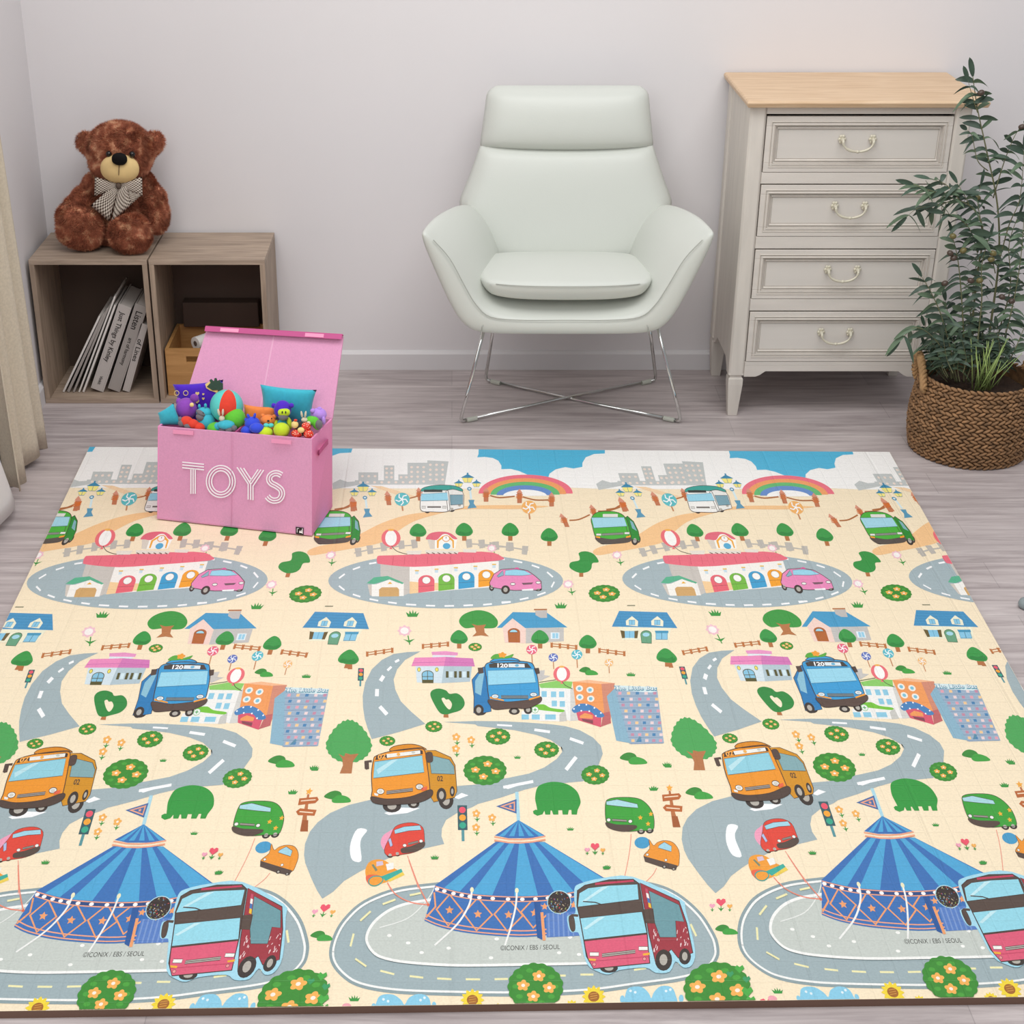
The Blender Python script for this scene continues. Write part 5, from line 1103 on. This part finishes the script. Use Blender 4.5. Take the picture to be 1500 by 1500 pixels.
    stem([(1450,560,Y-.02),(1470,500,Y-.03),(1485,440,Y-.03),(1495,380,Y-.03),(1500,320,Y-.02)], .0026, (.3, 1), 1.2, .058)
    stem([(1445,560,Y),(1465,480,Y+.02),(1480,420,Y+.02),(1478,360,Y+.02),(1490,320,Y+.02)], .0026, (.3, 1), 1.2, .058)
    stem([(1460,565,Y-.03),(1478,530,Y-.04),(1492,500,Y-.04),(1504,470,Y-.03)], .0022, (.2, 1), 1.1, .055)
    stem([(1418,560,Y+.01),(1418,500,Y+.02),(1425,430,Y+.02),(1432,370,Y+.03)], .0026, (.3, 1), 1.2, .055)
    stem([(1395,555,Y),(1400,520,Y-.02),(1392,480,Y-.02),(1385,440,Y-.02)], .0022, (.1, 1), 1.3, .05)
    for k in range(34):                                # dense low growth over the rim
        x = rnd.uniform(1362, 1478); y0 = rnd.uniform(545, 560); yy = Y+rnd.uniform(-.08, .06)
        stem([(1380+(x-1362)*.55+rnd.uniform(-5, 5), y0, yy), (x, y0-22, yy), (x+rnd.uniform(-14, 12), y0-rnd.uniform(45, 75), yy-.01)], .0015, (.25, 1), 1.1, .042)
    mg = mat('olive_leaf', '3B4F40', .5, noise_s=25, amt=.3); mg2 = mat('olive_leaf_pale', '576C53', .55, noise_s=25, amt=.25)
    obj('foliage', leaves[0], mg, th, smooth=True); obj('pale_foliage', leaves[1], mg2, th, smooth=True); 
    obj('stems', st, mat('olive_stem', '6F7050', .7, noise_s=30, amt=.2), th, smooth=True)
    b = BM()
    for k in range(26):                                # thin pale grass stalks
        x = rnd.uniform(1424, 1452); yy = Y-.07+rnd.uniform(-.02, .03); x2 = x+rnd.uniform(-12, 42)*(1 if k % 3 else 1.3); y2 = rnd.uniform(490, 530)
        p0, p1 = at(x, 572, yy), at(x2, y2, yy-.01); tube(b, [p0, (p0+p1)/2+Vector((0, -.004, .004)), p1], [.0015, .0014, .0007], 5)
    obj('grass_stalks', b, mat('grass_stalk', '9DB46A', .6), th, smooth=True)
    for x, y in ((1396,346),(1392,371),(1397,378),(1411,367),(1384,415),(1422,411),(1435,411),(1468,435),(1455,371),(1452,380),(1482,441),(1497,186),(1437,136),(1432,290)):
        b = BM(); c = at(x, y, Y-.085 if y > 300 else Y); ellipsoid(b, c, (.0095, .0085, .0075), Matrix.Rotation(rnd.uniform(-.6, .6), 3, 'Y'), 12, 8)
        obj('olive', b, mat('olive_dark', '4A3B32', .35) if (x+y) % 2 else mat('olive_green', '6B6238', .35), th, smooth=True)
plant()

# ================================================================== curtains by the left wall
def curtain(name, x0, x1, zs, label, m, yw, prof, seed, ny=70, nz=40, amp=.016, freq=10, rot=0.0):
    b = BM(); rnd = random.Random(seed); G = []
    for j in range(nz+1):
        t = j/nz; z = zs[0]+(zs[1]-zs[0])*t; row = []
        ya, yb, xa = prof(t)
        for i in range(ny+1):
            u = i/ny; a = amp*(.75+.4*(1-t)); x = xa + a*math.sin(u*freq*2*PI/ (1) + seed) + a*.4*math.sin(u*freq*3.7+seed+t)
            zz = z + (.018*math.sin(u*9+seed) if j == 0 else 0)
            row.append(b.verts.new((x+ x1*u*(1-t), ya+(yb-ya)*u, zz)))
        G.append(row)
    for j in range(nz):
        for i in range(ny): b.faces.new((G[j][i], G[j][i+1], G[j+1][i+1], G[j+1][i]))
    o = obj(name, b, m, smooth=True); md = o.modifiers.new('solid', 'SOLIDIFY'); md.thickness = .0015
    return tag(o, label, 'curtain')
ml = mat('beige_linen', 'CFC3AF', .9, noise_s=160, amt=.08, bump=.1, bump_s=300); mv = mat('white_sheer', 'EDECEA', .8, bump=.05, bump_s=200)
curtain('linen_curtain', 0, 0, (.012, 2.5), 'beige linen curtain hanging by the left wall, reaching the floor', ml, 0, lambda t: (3.72, 4.07-.10*t, -1.205+.035*(1-t)), 1.3, amp=.02, freq=3)
curtain('sheer_curtain', 0, 0, (.012, 2.5), 'white sheer curtain in front of the beige one at the left edge', mv, 0, lambda t: (2.9, max(3.2, 3.71-1.2*t), -1.165+.02*(1-t)), .4, amp=.012, freq=2.5)
b = BM(); box(b, WALL_X+.004, WALL_X+.012, 3.0, 4.3, 2.50, 2.53); tube(b, [(-1.2, 3.0, 2.515), (-1.2, 4.25, 2.515)], .012, 12)
tag(obj('curtain_rod', b, mat('rod_metal', '8E8A86', .4, .6)), 'grey curtain rod above the frame along the left wall', 'curtain rod')

# grey furniture foot at the right edge
b = BM(); p = atz(1508, 893, 0)
loft(b, [[(p.x+r_*math.cos(2*PI*k/24), p.y+.01+r_*.9*math.sin(2*PI*k/24), z) for k in range(24)] for r_, z in ((.014, 0), (.022, .002), (.024, .010), (.021, .018), (.013, .023), (.006, .027))])
tag(obj('furniture_foot', b, mat('grey_plastic', '8C9799', .35), smooth=True), 'grey rounded furniture foot on the floor at the far right edge', 'furniture foot')

# ================================================================== pink toy box
def toy_box():
    Z0 = MT+.0036
    BFL, BFR, BBR = atz(230, 760, Z0), atz(457, 785, Z0), atz(487, 742, Z0); BBL = BFL+(BBR-BFR)
    TFL, TFR, TBR = at(230, 623, BFL.y+.006), at(457, 643, BFR.y+.006), at(487.5, 612, BBR.y-.002); TFL.z = TFR.z = .263; 
    zt = .262
    def setz(x, y): return atz(x, y, zt)
    TFL, TFR, TBR = setz(231, 624), setz(457, 643), setz(487, 613); TBL = TFL+(TBR-TFR)
    ma = mat('pink_fabric', 'DE9CBF', .85, noise_s=240, amt=.05, bump=.08, bump_s=400); mi = mat('pink_fabric_side', 'EE93C4', .8, noise_s=240, amt=.04); mt_ = mat('magenta_trim', 'C4558C', .7); mpk = mat('pink_tab', 'F49CC0', .7); mwt = mat('white_print', 'FBF6FA', .6)
    th = thing('toy_box', 'pink fabric toy box with open lid and white TOYS lettering, full of toys', 'toy box', tuple((BFL+BBR)/2))
    def wall(name, a, c, d, e, m_, t=.005):
        n = (c-a).cross(e-a).normalized(); inw = ((BFL+BBR)/2+Vector((0, 0, .1))-a)
        if n.dot(inw) < 0: n = -n
        b = BM(); slab(b, [a, c, d, e], n, t); return obj(name, b, m_, th, bevel=.0012), -n
    f_, nf = wall('front_panel', BFL, BFR, TFR, TFL, ma); s_, ns = wall('side_panel', BFR, BBR, TBR, TFR, mi); wall('back_panel', BBR, BBL, TBL, TBR, ma); wall('side_panel', BBL, BFL, TFL, TBL, mi)
    b = BM(); hexa(b, [BFL, BFR, BBR, BBL]+[p+Vector((0, 0, .005)) for p in (BFL, BFR, BBR, BBL)]); obj('bottom_panel', b, ma, th)
    D0, D1 = (BFL+BFR)/2, (BBL+BBR)/2; T0, T1 = (TFL+TFR)/2, (TBL+TBR)/2; off = Vector((.004, -.001, 0)); ins = (D1-D0).normalized()*.007; D0, T0, D1, T1 = D0+ins, T0+ins, D1-ins, T1-ins
    b = BM(); hexa(b, [D0, D0+off, D1+off, D1, T0, T0+off, T1+off, T1]); obj('divider', b, mt_, th)
    # lid standing open
    dv = (TBR-TFR).normalized()
    L2R = TBR+dv*.134+Vector((0, 0, .171)); n = (TBR-TBL).cross(L2R-TBR).normalized()
    L2R = onplane(503, 493, TBR, n); L2L = onplane(303, 481, TBR, n); n = n if n.y < 0 else -n
    L1L, L1R = TBL, TBR
    b = BM(); slab(b, [L1L-n*.0, L1R, L2R, L2L], -n, .006); lid = obj('lid', b, ma, th, bevel=.001)
    up = (L2R-L1R).normalized()
    b = BM(); c0, c1 = L2L, L2R; slab(b, [c0+n*.012, c1+n*.012, c1+n*.012+up*.0005-n*.012, c0+n*.0+up*.0005], up, .003)
    slab(b, [c0+n*.0125-up*.0, c1+n*.0125, c1+n*.0125-up*.012, c0+n*.0125-up*.012], n, .0012); obj('lid_flap', b, mt_, lid)
    for t0, t1 in ((.115, .25), (.735, .87)):
        q = [c0.lerp(c1, t)+n*.0138-up*z for t, z in ((t0, .001), (t1, .001), (t1, .0105), (t0, .0105))]; b = BM(); slab(b, q, n, .001); obj('fastener_tab', b, mpk, lid)
    b = BM(); a = L1L.lerp(L1R, .52); c = L2L.lerp(L2R, .50); s = (L1R-L1L).normalized()*.002; slab(b, [a-s, a+s, c+s, c-s], n, .0008); obj('centre_seam', b, mat('pink_seam', 'E7AECB', .8), lid)
    # prints on the front, laid on the panel
    def fp(x, y, o_=.0008): return onplane(x, y, BFL+nf*o_, nf)
    g = lambda q: (q[0]/4.4125+200, q[1]/4.4125+460)
    def ribbon(bm, pts, w_, closed=False):
        q = [g(p) for p in pts]; A, B = offs(q, w_/2, closed), offs(q, -w_/2, closed); n_ = len(q)
        for i in range(n_ if closed else n_-1):
            j = (i+1) % n_; P4 = [fp(*A[i]), fp(*A[j]), fp(*B[j]), fp(*B[i])]; slab(bm, P4, nf, .0006)
    W = 1.75
    b = BM()
    for y in (0, 18, 36): ribbon(b, [(296, 957+y), (437, 971+y)], W)
    for x in (352, 366, 380): ribbon(b, [(x, 1000), (x, 1162)], W)
    obj('letter_t', b, mwt, f_)
    b = BM()
    for rx, ry in ((93, 103), (76, 86), (59, 69)): ribbon(b, [(545+rx*math.cos(2*PI*k/48), 1082+ry*math.sin(2*PI*k/48)) for k in range(48)], W, True)
    obj('letter_o', b, mwt, f_)
    b = BM(); ribbon(b, [(650,990),(722,1098),(722,1199)], W); ribbon(b, [(671,993),(738,1098),(738,1201)], W); ribbon(b, [(692,995),(745,1075)], W); ribbon(b, [(822,1008),(753,1112),(753,1203)], W); ribbon(b, [(804,1006),(741,1097)], W); ribbon(b, [(786,1004),(733,1084)], W)
    obj('letter_y', b, mwt, f_)
    b = BM(); sp = [(p.x, p.y) for p in crom([(x, y, 0) for x, y in ((938,1042),(915,1030),(888,1030),(864,1046),(858,1072),(872,1094),(905,1112),(934,1136),(940,1168),(922,1198),(888,1206),(862,1196),(845,1178))], 6, False)]
    for o_ in (-16, 0, 16): ribbon(b, offs(sp, o_, False), W)
    obj('letter_s', b, mwt, f_)
    for q in (((238,748),(368,757),(368,783),(238,773)), ((873,806),(1000,818),(1000,842),(873,832))):
        b = BM(); slab(b, [fp(*g(p)) for p in q], nf, .0016); obj('fastener_tab', b, mpk, f_)
    b = BM(); slab(b, [fp(*g(p)) for p in ((613,766),(616,766),(614,1368),(611,1368))], nf, .0006); obj('centre_seam', b, mat('pink_seam_front', 'D894B8', .8), f_)
    b = BM(); q = [fp(*g(p)) for p in ((1030,1375),(1080,1381),(1080,1428),(1030,1420))]; slab(b, q, nf, .001); lb = obj('label', b, mat('label_black', '17120F', .6), f_)
    b = BM()
    for q in (((1037,1384),(1050,1385),(1050,1388),(1037,1387)), ((1037,1384),(1040,1384),(1040,1412),(1037,1412)), ((1052,1404),(1072,1406),(1072,1416),(1052,1414)), ((1055,1398),(1058,1398),(1058,1404),(1055,1404)), ((1064,1396),(1067,1396),(1067,1405),(1064,1405)), ((1070,1386),(1074,1386),(1074,1420),(1070,1420))): slab(b, [fp(*g(p), .0019) for p in q], nf, .0004)
    obj('label_mark', b, mwt, lb)
    # handle strap on the side
    def spt(x, y, o_): return onplane(x, y, BFR+ns*o_, ns)
    g1 = [(466.5, 665), (480, 646)]; up_ = Vector((0, 0, 1))
    b = BM(); P_ = [spt(466.5, 664, 0), spt(467, 662.5, .012), spt(473, 654.5, .016), spt(479.5, 647, .012), spt(480.5, 646.5, 0)]
    for a, c in zip(P_, P_[1:]): hexa(b, [a-up_*.007, c-up_*.007, c-up_*.007+ns*.0016, a-up_*.007+ns*.0016, a+up_*.007, c+up_*.007, c+up_*.007+ns*.0016, a+up_*.007+ns*.0016])
    obj('handle', b, mt_, s_)
    # raised inner board the toys lie on
    zl = .20; k = (zl-Z0)/(zt-Z0); q = [BFL.lerp(TFL, k), BFR.lerp(TFR, k), BBR.lerp(TBR, k), BBL.lerp(TBL, k)]; c = sum(q, Vector())/4
    b = BM(); slab(b, [c+(p-c)*.96 for p in q], Vector((0, 0, -1)), .004); obj('inner_board', b, ma, th)
    return TFL, TFR, TBR, TBL, dv
TFL, TFR, TBR, TBL, DV = toy_box()
DEPTH = (TBR-TFR).length-.006

# ------------------------------------------------------------------ the toys
TURQ, ORNG, RED, LIME, GREEN, PURP, BLUE, GREY, LILAC, YEL, BEI, BLK = 'turq', 'orange', 'red', 'lime', 'green', 'purple', 'blue', 'grey', 'lilac', 'yellow', 'beige', 'black'
TM = {k: mat('plush_'+k, h, .8, noise_s=120, amt=.06, sheen=.2) for k, h in dict(turq='37B3C8', orange='F2873C', red='E03A22', lime='C6DE22', green='5FC32F', purple='8A3FB0', blue='2C49D8', grey='6E6A70', lilac='B98BE6', yellow='E9DE2C', beige='D9CDB4', black='1A1618', violet='4A14C0', cream='F2D488', dgreen='2E4A3A', cyan='53D2CC').items()}
def Yat(px, back):                                  # depth inside the box: back 0 = front wall, 1 = back wall
    t = (px-231)/(457-231); p = TFL.lerp(TFR, max(0, min(1, t))); return p.y + DV.y*(DEPTH*back)
def blobs(spec, bm):
    for s in spec:
        px, py, rx, ry, bk = s[:5]; ang = s[5] if len(s) > 5 else 0; pw = s[6] if len(s) > 6 else 1.0; rd = s[7] if len(s) > 7 else (rx+ry)/2
        c = at(px, py, Yat(px, bk)); k = depth(c)/F
        ellipsoid(bm, c, (rx*k*1.07, rd*k, ry*k*1.08), Matrix.Rotation(math.radians(ang), 3, 'Y'), 18, 12, power=pw)
def toy(name, label, cat, parts, group='plush toys in the pink box'):
    p0 = parts[0][2][0]; c = at(p0[0], p0[1], Yat(p0[0], p0[4])); th = thing(name, label, cat, tuple(c), group)
    for pn, m_, spec in parts:
        b = BM(); blobs(spec, b); obj(pn, b, TM[m_], th, smooth=True)
    return th
def cushion(name, label, quad, bk, m_, puff=.02, tilt=.0, n=14, group='cushions in the pink box'):
    ctr = [sum(q[i] for q in quad)/4 for i in (0, 1)]; c = at(ctr[0], ctr[1], Yat(ctr[0], bk))
    th = thing(name, label, 'cushion', tuple(c), group); b = BM(); G = {}
    for s in (1, -1):
        for i in range(n+1):
            for j in range(n+1):
                u, v = i/n, j/n; U, V_ = 2*u-1, 2*v-1
                pin = .08*(1-abs(V_)**2)*abs(U)**3; pin2 = .08*(1-U*U)*abs(V_)**3
                uu, vv = .5+.5*(U-math.copysign(pin, U)), .5+.5*(V_-math.copysign(pin2, V_))
                x = (quad[0][0]*(1-uu)+quad[1][0]*uu)*(1-vv)+(quad[3][0]*(1-uu)+quad[2][0]*uu)*vv; y = (quad[0][1]*(1-uu)+quad[1][1]*uu)*(1-vv)+(quad[3][1]*(1-uu)+quad[2][1]*uu)*vv
                h = puff*(max(0, 1-U*U)*max(0, 1-V_*V_))**.5*s
                G[s,i,j] = b.verts.new(at(x, y, Yat(ctr[0], bk)-h-tilt*(vv-.5)))
        for i in range(n):
            for j in range(n): b.faces.new((G[s,i,j],G[s,i+1,j],G[s,i+1,j+1],G[s,i,j+1]))
    bmesh.ops.remove_doubles(b, verts=b.verts, dist=1e-5)
    obj('cover', b, TM[m_] if isinstance(m_, str) else m_, th, smooth=True); return th, Yat(ctr[0], bk)-puff
cushion('cushion', 'turquoise cushion standing at the back right of the toy box, under the lid', ((381, 563), (464, 571), (456, 624), (383, 612)), .93, 'turq', .018)
th_, yy = cushion('cushion', 'violet cushion with orange hearts and dark green monster print, back left in toy box', ((253, 563), (327, 556), (328, 618), (264, 618)), .93, 'violet', .016)
cushion('cushion', 'plain orange cushion in the middle of the toy box beside the ball', ((357, 592), (404, 596), (402, 640), (357, 640)), .72, 'orange', .014)
cushion('cushion', 'small turquoise cushion lying over the left front corner of the toy box', ((231, 605), (254, 590), (268, 624), (234, 623)), .2, 'turq', .012)
def onc(name, m_, pts, yo=-.0012):
    b = BM(); Yc = yy+yo; q = [at(x, y, Yc+((x-291)/37)**2*.010+((y-587)/30)**2*.008) for x, y in pts]; vs_ = [b.verts.new(p) for p in q]; b.faces.new(vs_)
    r_ = bmesh.ops.extrude_face_region(b, geom=b.faces[:]); [setattr(v, 'co', v.co+Vector((0, -.0012, 0))) for v in r_['geom'] if isinstance(v, bmesh.types.BMVert)]
    obj(name, b, TM[m_], th_)
g3 = lambda x, y: (x/5.357+220, y/5.357+540)
onc('monster_patch', 'cream', [g3(*p) for p in ((432,120),(470,100),(540,110),(570,140),(572,180),(530,190),(470,170),(440,150))])
onc('monster_print', 'dgreen', [g3(*p) for p in ((445,140),(475,110),(465,90),(480,80),(500,98),(505,75),(520,72),(528,95),(548,85),(552,105),(572,115),(572,160),(555,168),(555,185),(535,185),(530,165),(490,170),(470,155))], -.0028)
for x, y, s in ((370, 195, 16), (417, 200, 9), (417, 235, 11), (368, 255, 18)): onc('heart_print', 'cream', [g3(x+s*a, y+s*c) for a, c in ((0, 1), (-1, 0), (-.8, -.7), (-.3, -.8), (0, -.4), (.3, -.8), (.8, -.7), (1, 0))])
for x, y in ((208, 192), (279, 192)):
    b = BM(); p_ = g3(x, y); Yc = yy+((p_[0]-291)/37)**2*.010
    tube(b, [at(p_[0]+3.4*math.cos(2*PI*k/16), p_[1]+3.4*math.sin(2*PI*k/16), Yc) for k in range(16)], .0009, 6, closed=True); obj('ring_print', b, TM['cream'], th_)

# beach ball
c = at(332, 595, Yat(332, .6)); r = 24.5*depth(c)/F
th = thing('beach_ball', 'striped turquoise, red and white ball in the middle of the toy box', 'ball', tuple(c))
q = Matrix.Rotation(math.radians(8), 3, 'Y') @ Matrix.Rotation(math.radians(-18), 3, 'X')
SEC = [('turq2', .0, 60), ('red', 60, 120), ('turq2', 120, 180), ('cream', 180, 240), ('turq2', 240, 300), ('red', 300, 360)]
TM['turq2'] = mat('ball_turquoise', '5CCFC8', .4)
for m_, a0, a1 in SEC:
    b = BM(); a0 += 190; a1 += 190; G = [[b.verts.new(c+q @ Vector((r*math.sin(PI*i/16)*math.cos(math.radians(a0+(a1-a0)*j/8)), r*math.sin(PI*i/16)*math.sin(math.radians(a0+(a1-a0)*j/8)), r*math.cos(PI*i/16)))) for j in range(9)] for i in range(17)]
    for i in range(16):
        for j in range(8): b.faces.new((G[i][j], G[i][j+1], G[i+1][j+1], G[i+1][j]))
    bmesh.ops.remove_doubles(b, verts=b.verts, dist=1e-6); obj('panel', b, TM[m_], th, smooth=True)
G_ = 'plain balls in the pink box'
for nm, lb, x, y, rx, ry, bk, m_ in (('ball', 'plain green ball just right of the striped beach ball', 343, 613, 16, 15.5, .42, 'green'), ('ball', 'lime green rounded toy under the turtle at the front rim', 316, 628, 12, 9, .2, 'green'), ('ball', 'flat lime yellow ball peeking over the front rim, left of the taller one', 389, 634, 10.5, 8, .16, 'lime'), ('ball', 'tall lime yellow ball at the front rim below the purple capped doll', 412.5, 630, 11.5, 10.5, .18, 'lime')):
    b = BM(); blobs([(x, y, rx, ry, bk)], b); tag(obj(nm, b, TM[m_], smooth=True), lb, 'ball', G_)
toy('plush_mouse', 'purple plush mouse with round ear and yellow eye, left in the toy box', 'plush toy', [('body', 'purple', [(273, 599, 14.5, 15.5, .48)]), ('ear', 'purple', [(285, 583, 6, 6, .5, 0, 1, 2.5)]), ('ear', 'purple', [(262, 589, 4, 6, .5)]), ('eye', 'cream', [(281, 593, 3, 3, .30)]), ('nose', 'grey', [(294, 605, 7, 3, .28, 35)])])
toy('plush_hippo', 'teal plush animal with small horns between purple mouse and ball', 'plush toy', [('body', 'turq', [(302, 618, 13, 14, .4), (299, 604, 11, 7, .42)]), ('horn', 'turq', [(292, 595, 2, 3, .42)]), ('horn', 'turq', [(301, 594, 2, 3, .42)]), ('eye', 'black', [(297, 605, 1.5, 1, .27)]), ('snout', 'grey', [(293, 611, 6, 5, .26, 35)])])
toy('plush_caterpillar', 'red plush caterpillar with grey feet at the left front rim', 'plush toy', [('body', 'red', [(273, 617, 9, 7, .16), (283, 621, 9, 6.5, .16, 20), (292, 626, 8, 6.5, .16, 20)]), ('foot', 'grey', [(266, 620, 5, 5, .1)]), ('foot', 'grey', [(275, 624, 5.5, 4, .09, 20)]), ('foot', 'grey', [(264, 614, 3, 3.5, .12)])])
toy('plush_turtle', 'turquoise plush turtle with grey legs at the front rim of the box', 'plush toy', [('shell', 'turq', [(331, 622, 12, 6, .14), (319, 625, 5, 6, .14)]), ('leg', 'grey', [(326, 630, 5, 4, .1)]), ('leg', 'grey', [(336, 629, 6, 4.5, .1)]), ('leg', 'grey', [(343, 627, 4, 4, .1)])])
toy('plush_bunny', 'tiny beige plush bunny with long ears in front of the beach ball', 'plush toy', [('head', 'beige', [(325, 613, 4, 4, .16)]), ('ear', 'beige', [(320.5, 604, 1.6, 5, .16, -12)]), ('ear', 'beige', [(326.5, 604, 1.6, 5, .16, 6)])])
toy('plush_cow', 'blue plush cow with small horns in the right half of the box', 'plush toy', [('body', 'blue', [(362, 632, 9, 8, .2), (370, 621, 11, 10, .3)]), ('muzzle', 'blue', [(376, 627, 10, 7, .12)]), ('horn', 'blue', [(364, 610, 2, 4, .3, -20)]), ('horn', 'blue', [(373, 609, 2, 4, .3, 15)]), ('ear', 'blue', [(361, 615, 3, 3, .3)])])
toy('plush_bear', 'small orange plush bear with turquoise bow in front of the orange cushion', 'plush toy', [('head', 'orange', [(393, 615, 11, 7, .42)]), ('ear', 'orange', [(385, 609, 3, 3, .42)]), ('ear', 'orange', [(402, 610, 3, 3, .42)]), ('body', 'orange', [(394, 628, 8, 9, .4)]), ('bow', 'cyan', [(390, 623, 4, 3, .24), (397, 623, 4, 3, .24)]), ('eye', 'black', [(388, 614, 1, 1, .33)]), ('eye', 'black', [(398, 613, 1, 1, .33)]), ('nose', 'black', [(393, 616.5, 1.8, 1.3, .3)])])
toy('plush_monkey', 'plush doll with purple hood, yellow face and grey muzzle at the right', 'plush toy', [('hood', 'violet', [(414, 600, 12, 13, .5)]), ('ear', 'violet', [(401, 594, 3.5, 3.5, .5)]), ('ear', 'violet', [(427, 594, 3.5, 3.5, .5)]), ('face', 'lime', [(416, 604, 8.5, 5, .34, 0, .8)]), ('muzzle', 'grey', [(415, 610.5, 7, 5, .30)]), ('eye', 'black', [(413.5, 604, .9, 2, .24)]), ('eye', 'black', [(418.5, 604, .9, 2, .24)]), ('body', 'turq', [(415, 622, 9, 9, .45)]), ('arm', 'lime', [(404, 624, 3.5, 9, .42, 10)]), ('arm', 'lime', [(424, 620, 3.5, 9, .42, -10)])])
toy('plush_snail', 'lime green plush snail beside the patterned red toy at the right', 'plush toy', [('body', 'green', [(457, 616, 9, 6, .38, 10), (463, 620, 6, 10, .38, -20)]), ('eye', 'beige', [(452, 620, 3, 3, .26)]), ('shell', 'grey', [(467, 622, 5, 7, .3)])])
toy('plush_rabbit', 'pale plush rabbit with two upright ears near the right rim', 'plush toy', [('head', 'beige', [(446, 615, 4.5, 3.5, .3)]), ('ear', 'beige', [(442, 607, 1.5, 5, .3, -8)]), ('ear', 'beige', [(447.5, 607, 1.5, 5, .3, 10)])])
toy('plush_octopus', 'lilac plush octopus in the back right corner of the toy box', 'plush toy', [('head', 'lilac', [(467, 607, 11, 9, .66)]), ('arm', 'lilac', [(458, 602, 3.5, 3.5, .6)]), ('arm', 'lilac', [(474, 616, 3, 6, .55)]), ('arm', 'lilac', [(468, 599, 3.5, 3, .66)])])
mdot = bpy.data.materials.new('red_dotted'); mdot.use_nodes = True; nt = mdot.node_tree; bs = nt.nodes['Principled BSDF']; tc = nt.nodes.new('ShaderNodeTexCoord'); vo = nt.nodes.new('ShaderNodeTexVoronoi'); vo.inputs['Scale'].default_value = 260; rr = nt.nodes.new('ShaderNodeValToRGB'); rr.color_ramp.interpolation = 'CONSTANT'; rr.color_ramp.elements[0].color = (*lin('FFE9C8'), 1); rr.color_ramp.elements[1].position = .28; rr.color_ramp.elements[1].color = (*lin('DE3220'), 1)
nt.links.new(tc.outputs['Object'], vo.inputs['Vector']); nt.links.new(vo.outputs['Distance'], rr.inputs['Fac']); nt.links.new(rr.outputs[0], bs.inputs['Base Color']); TM['dots'] = mdot
toy('plush_butterfly', 'red dotted plush butterfly with a small hen at the right front rim', 'plush toy', [('wing', 'dots', [(435, 635, 8, 6, .13)]), ('wing', 'dots', [(452, 636, 7, 6, .13)]), ('wing', 'dots', [(448, 625, 7, 6, .2)]), ('body', 'black', [(443, 628, 11, 10, .24)]), ('hen', 'cream', [(432, 622, 5, 5, .14), (441, 630, 5, 4, .1)]), ('comb', 'red', [(433, 615.5, 2.5, 1.5, .14)])])
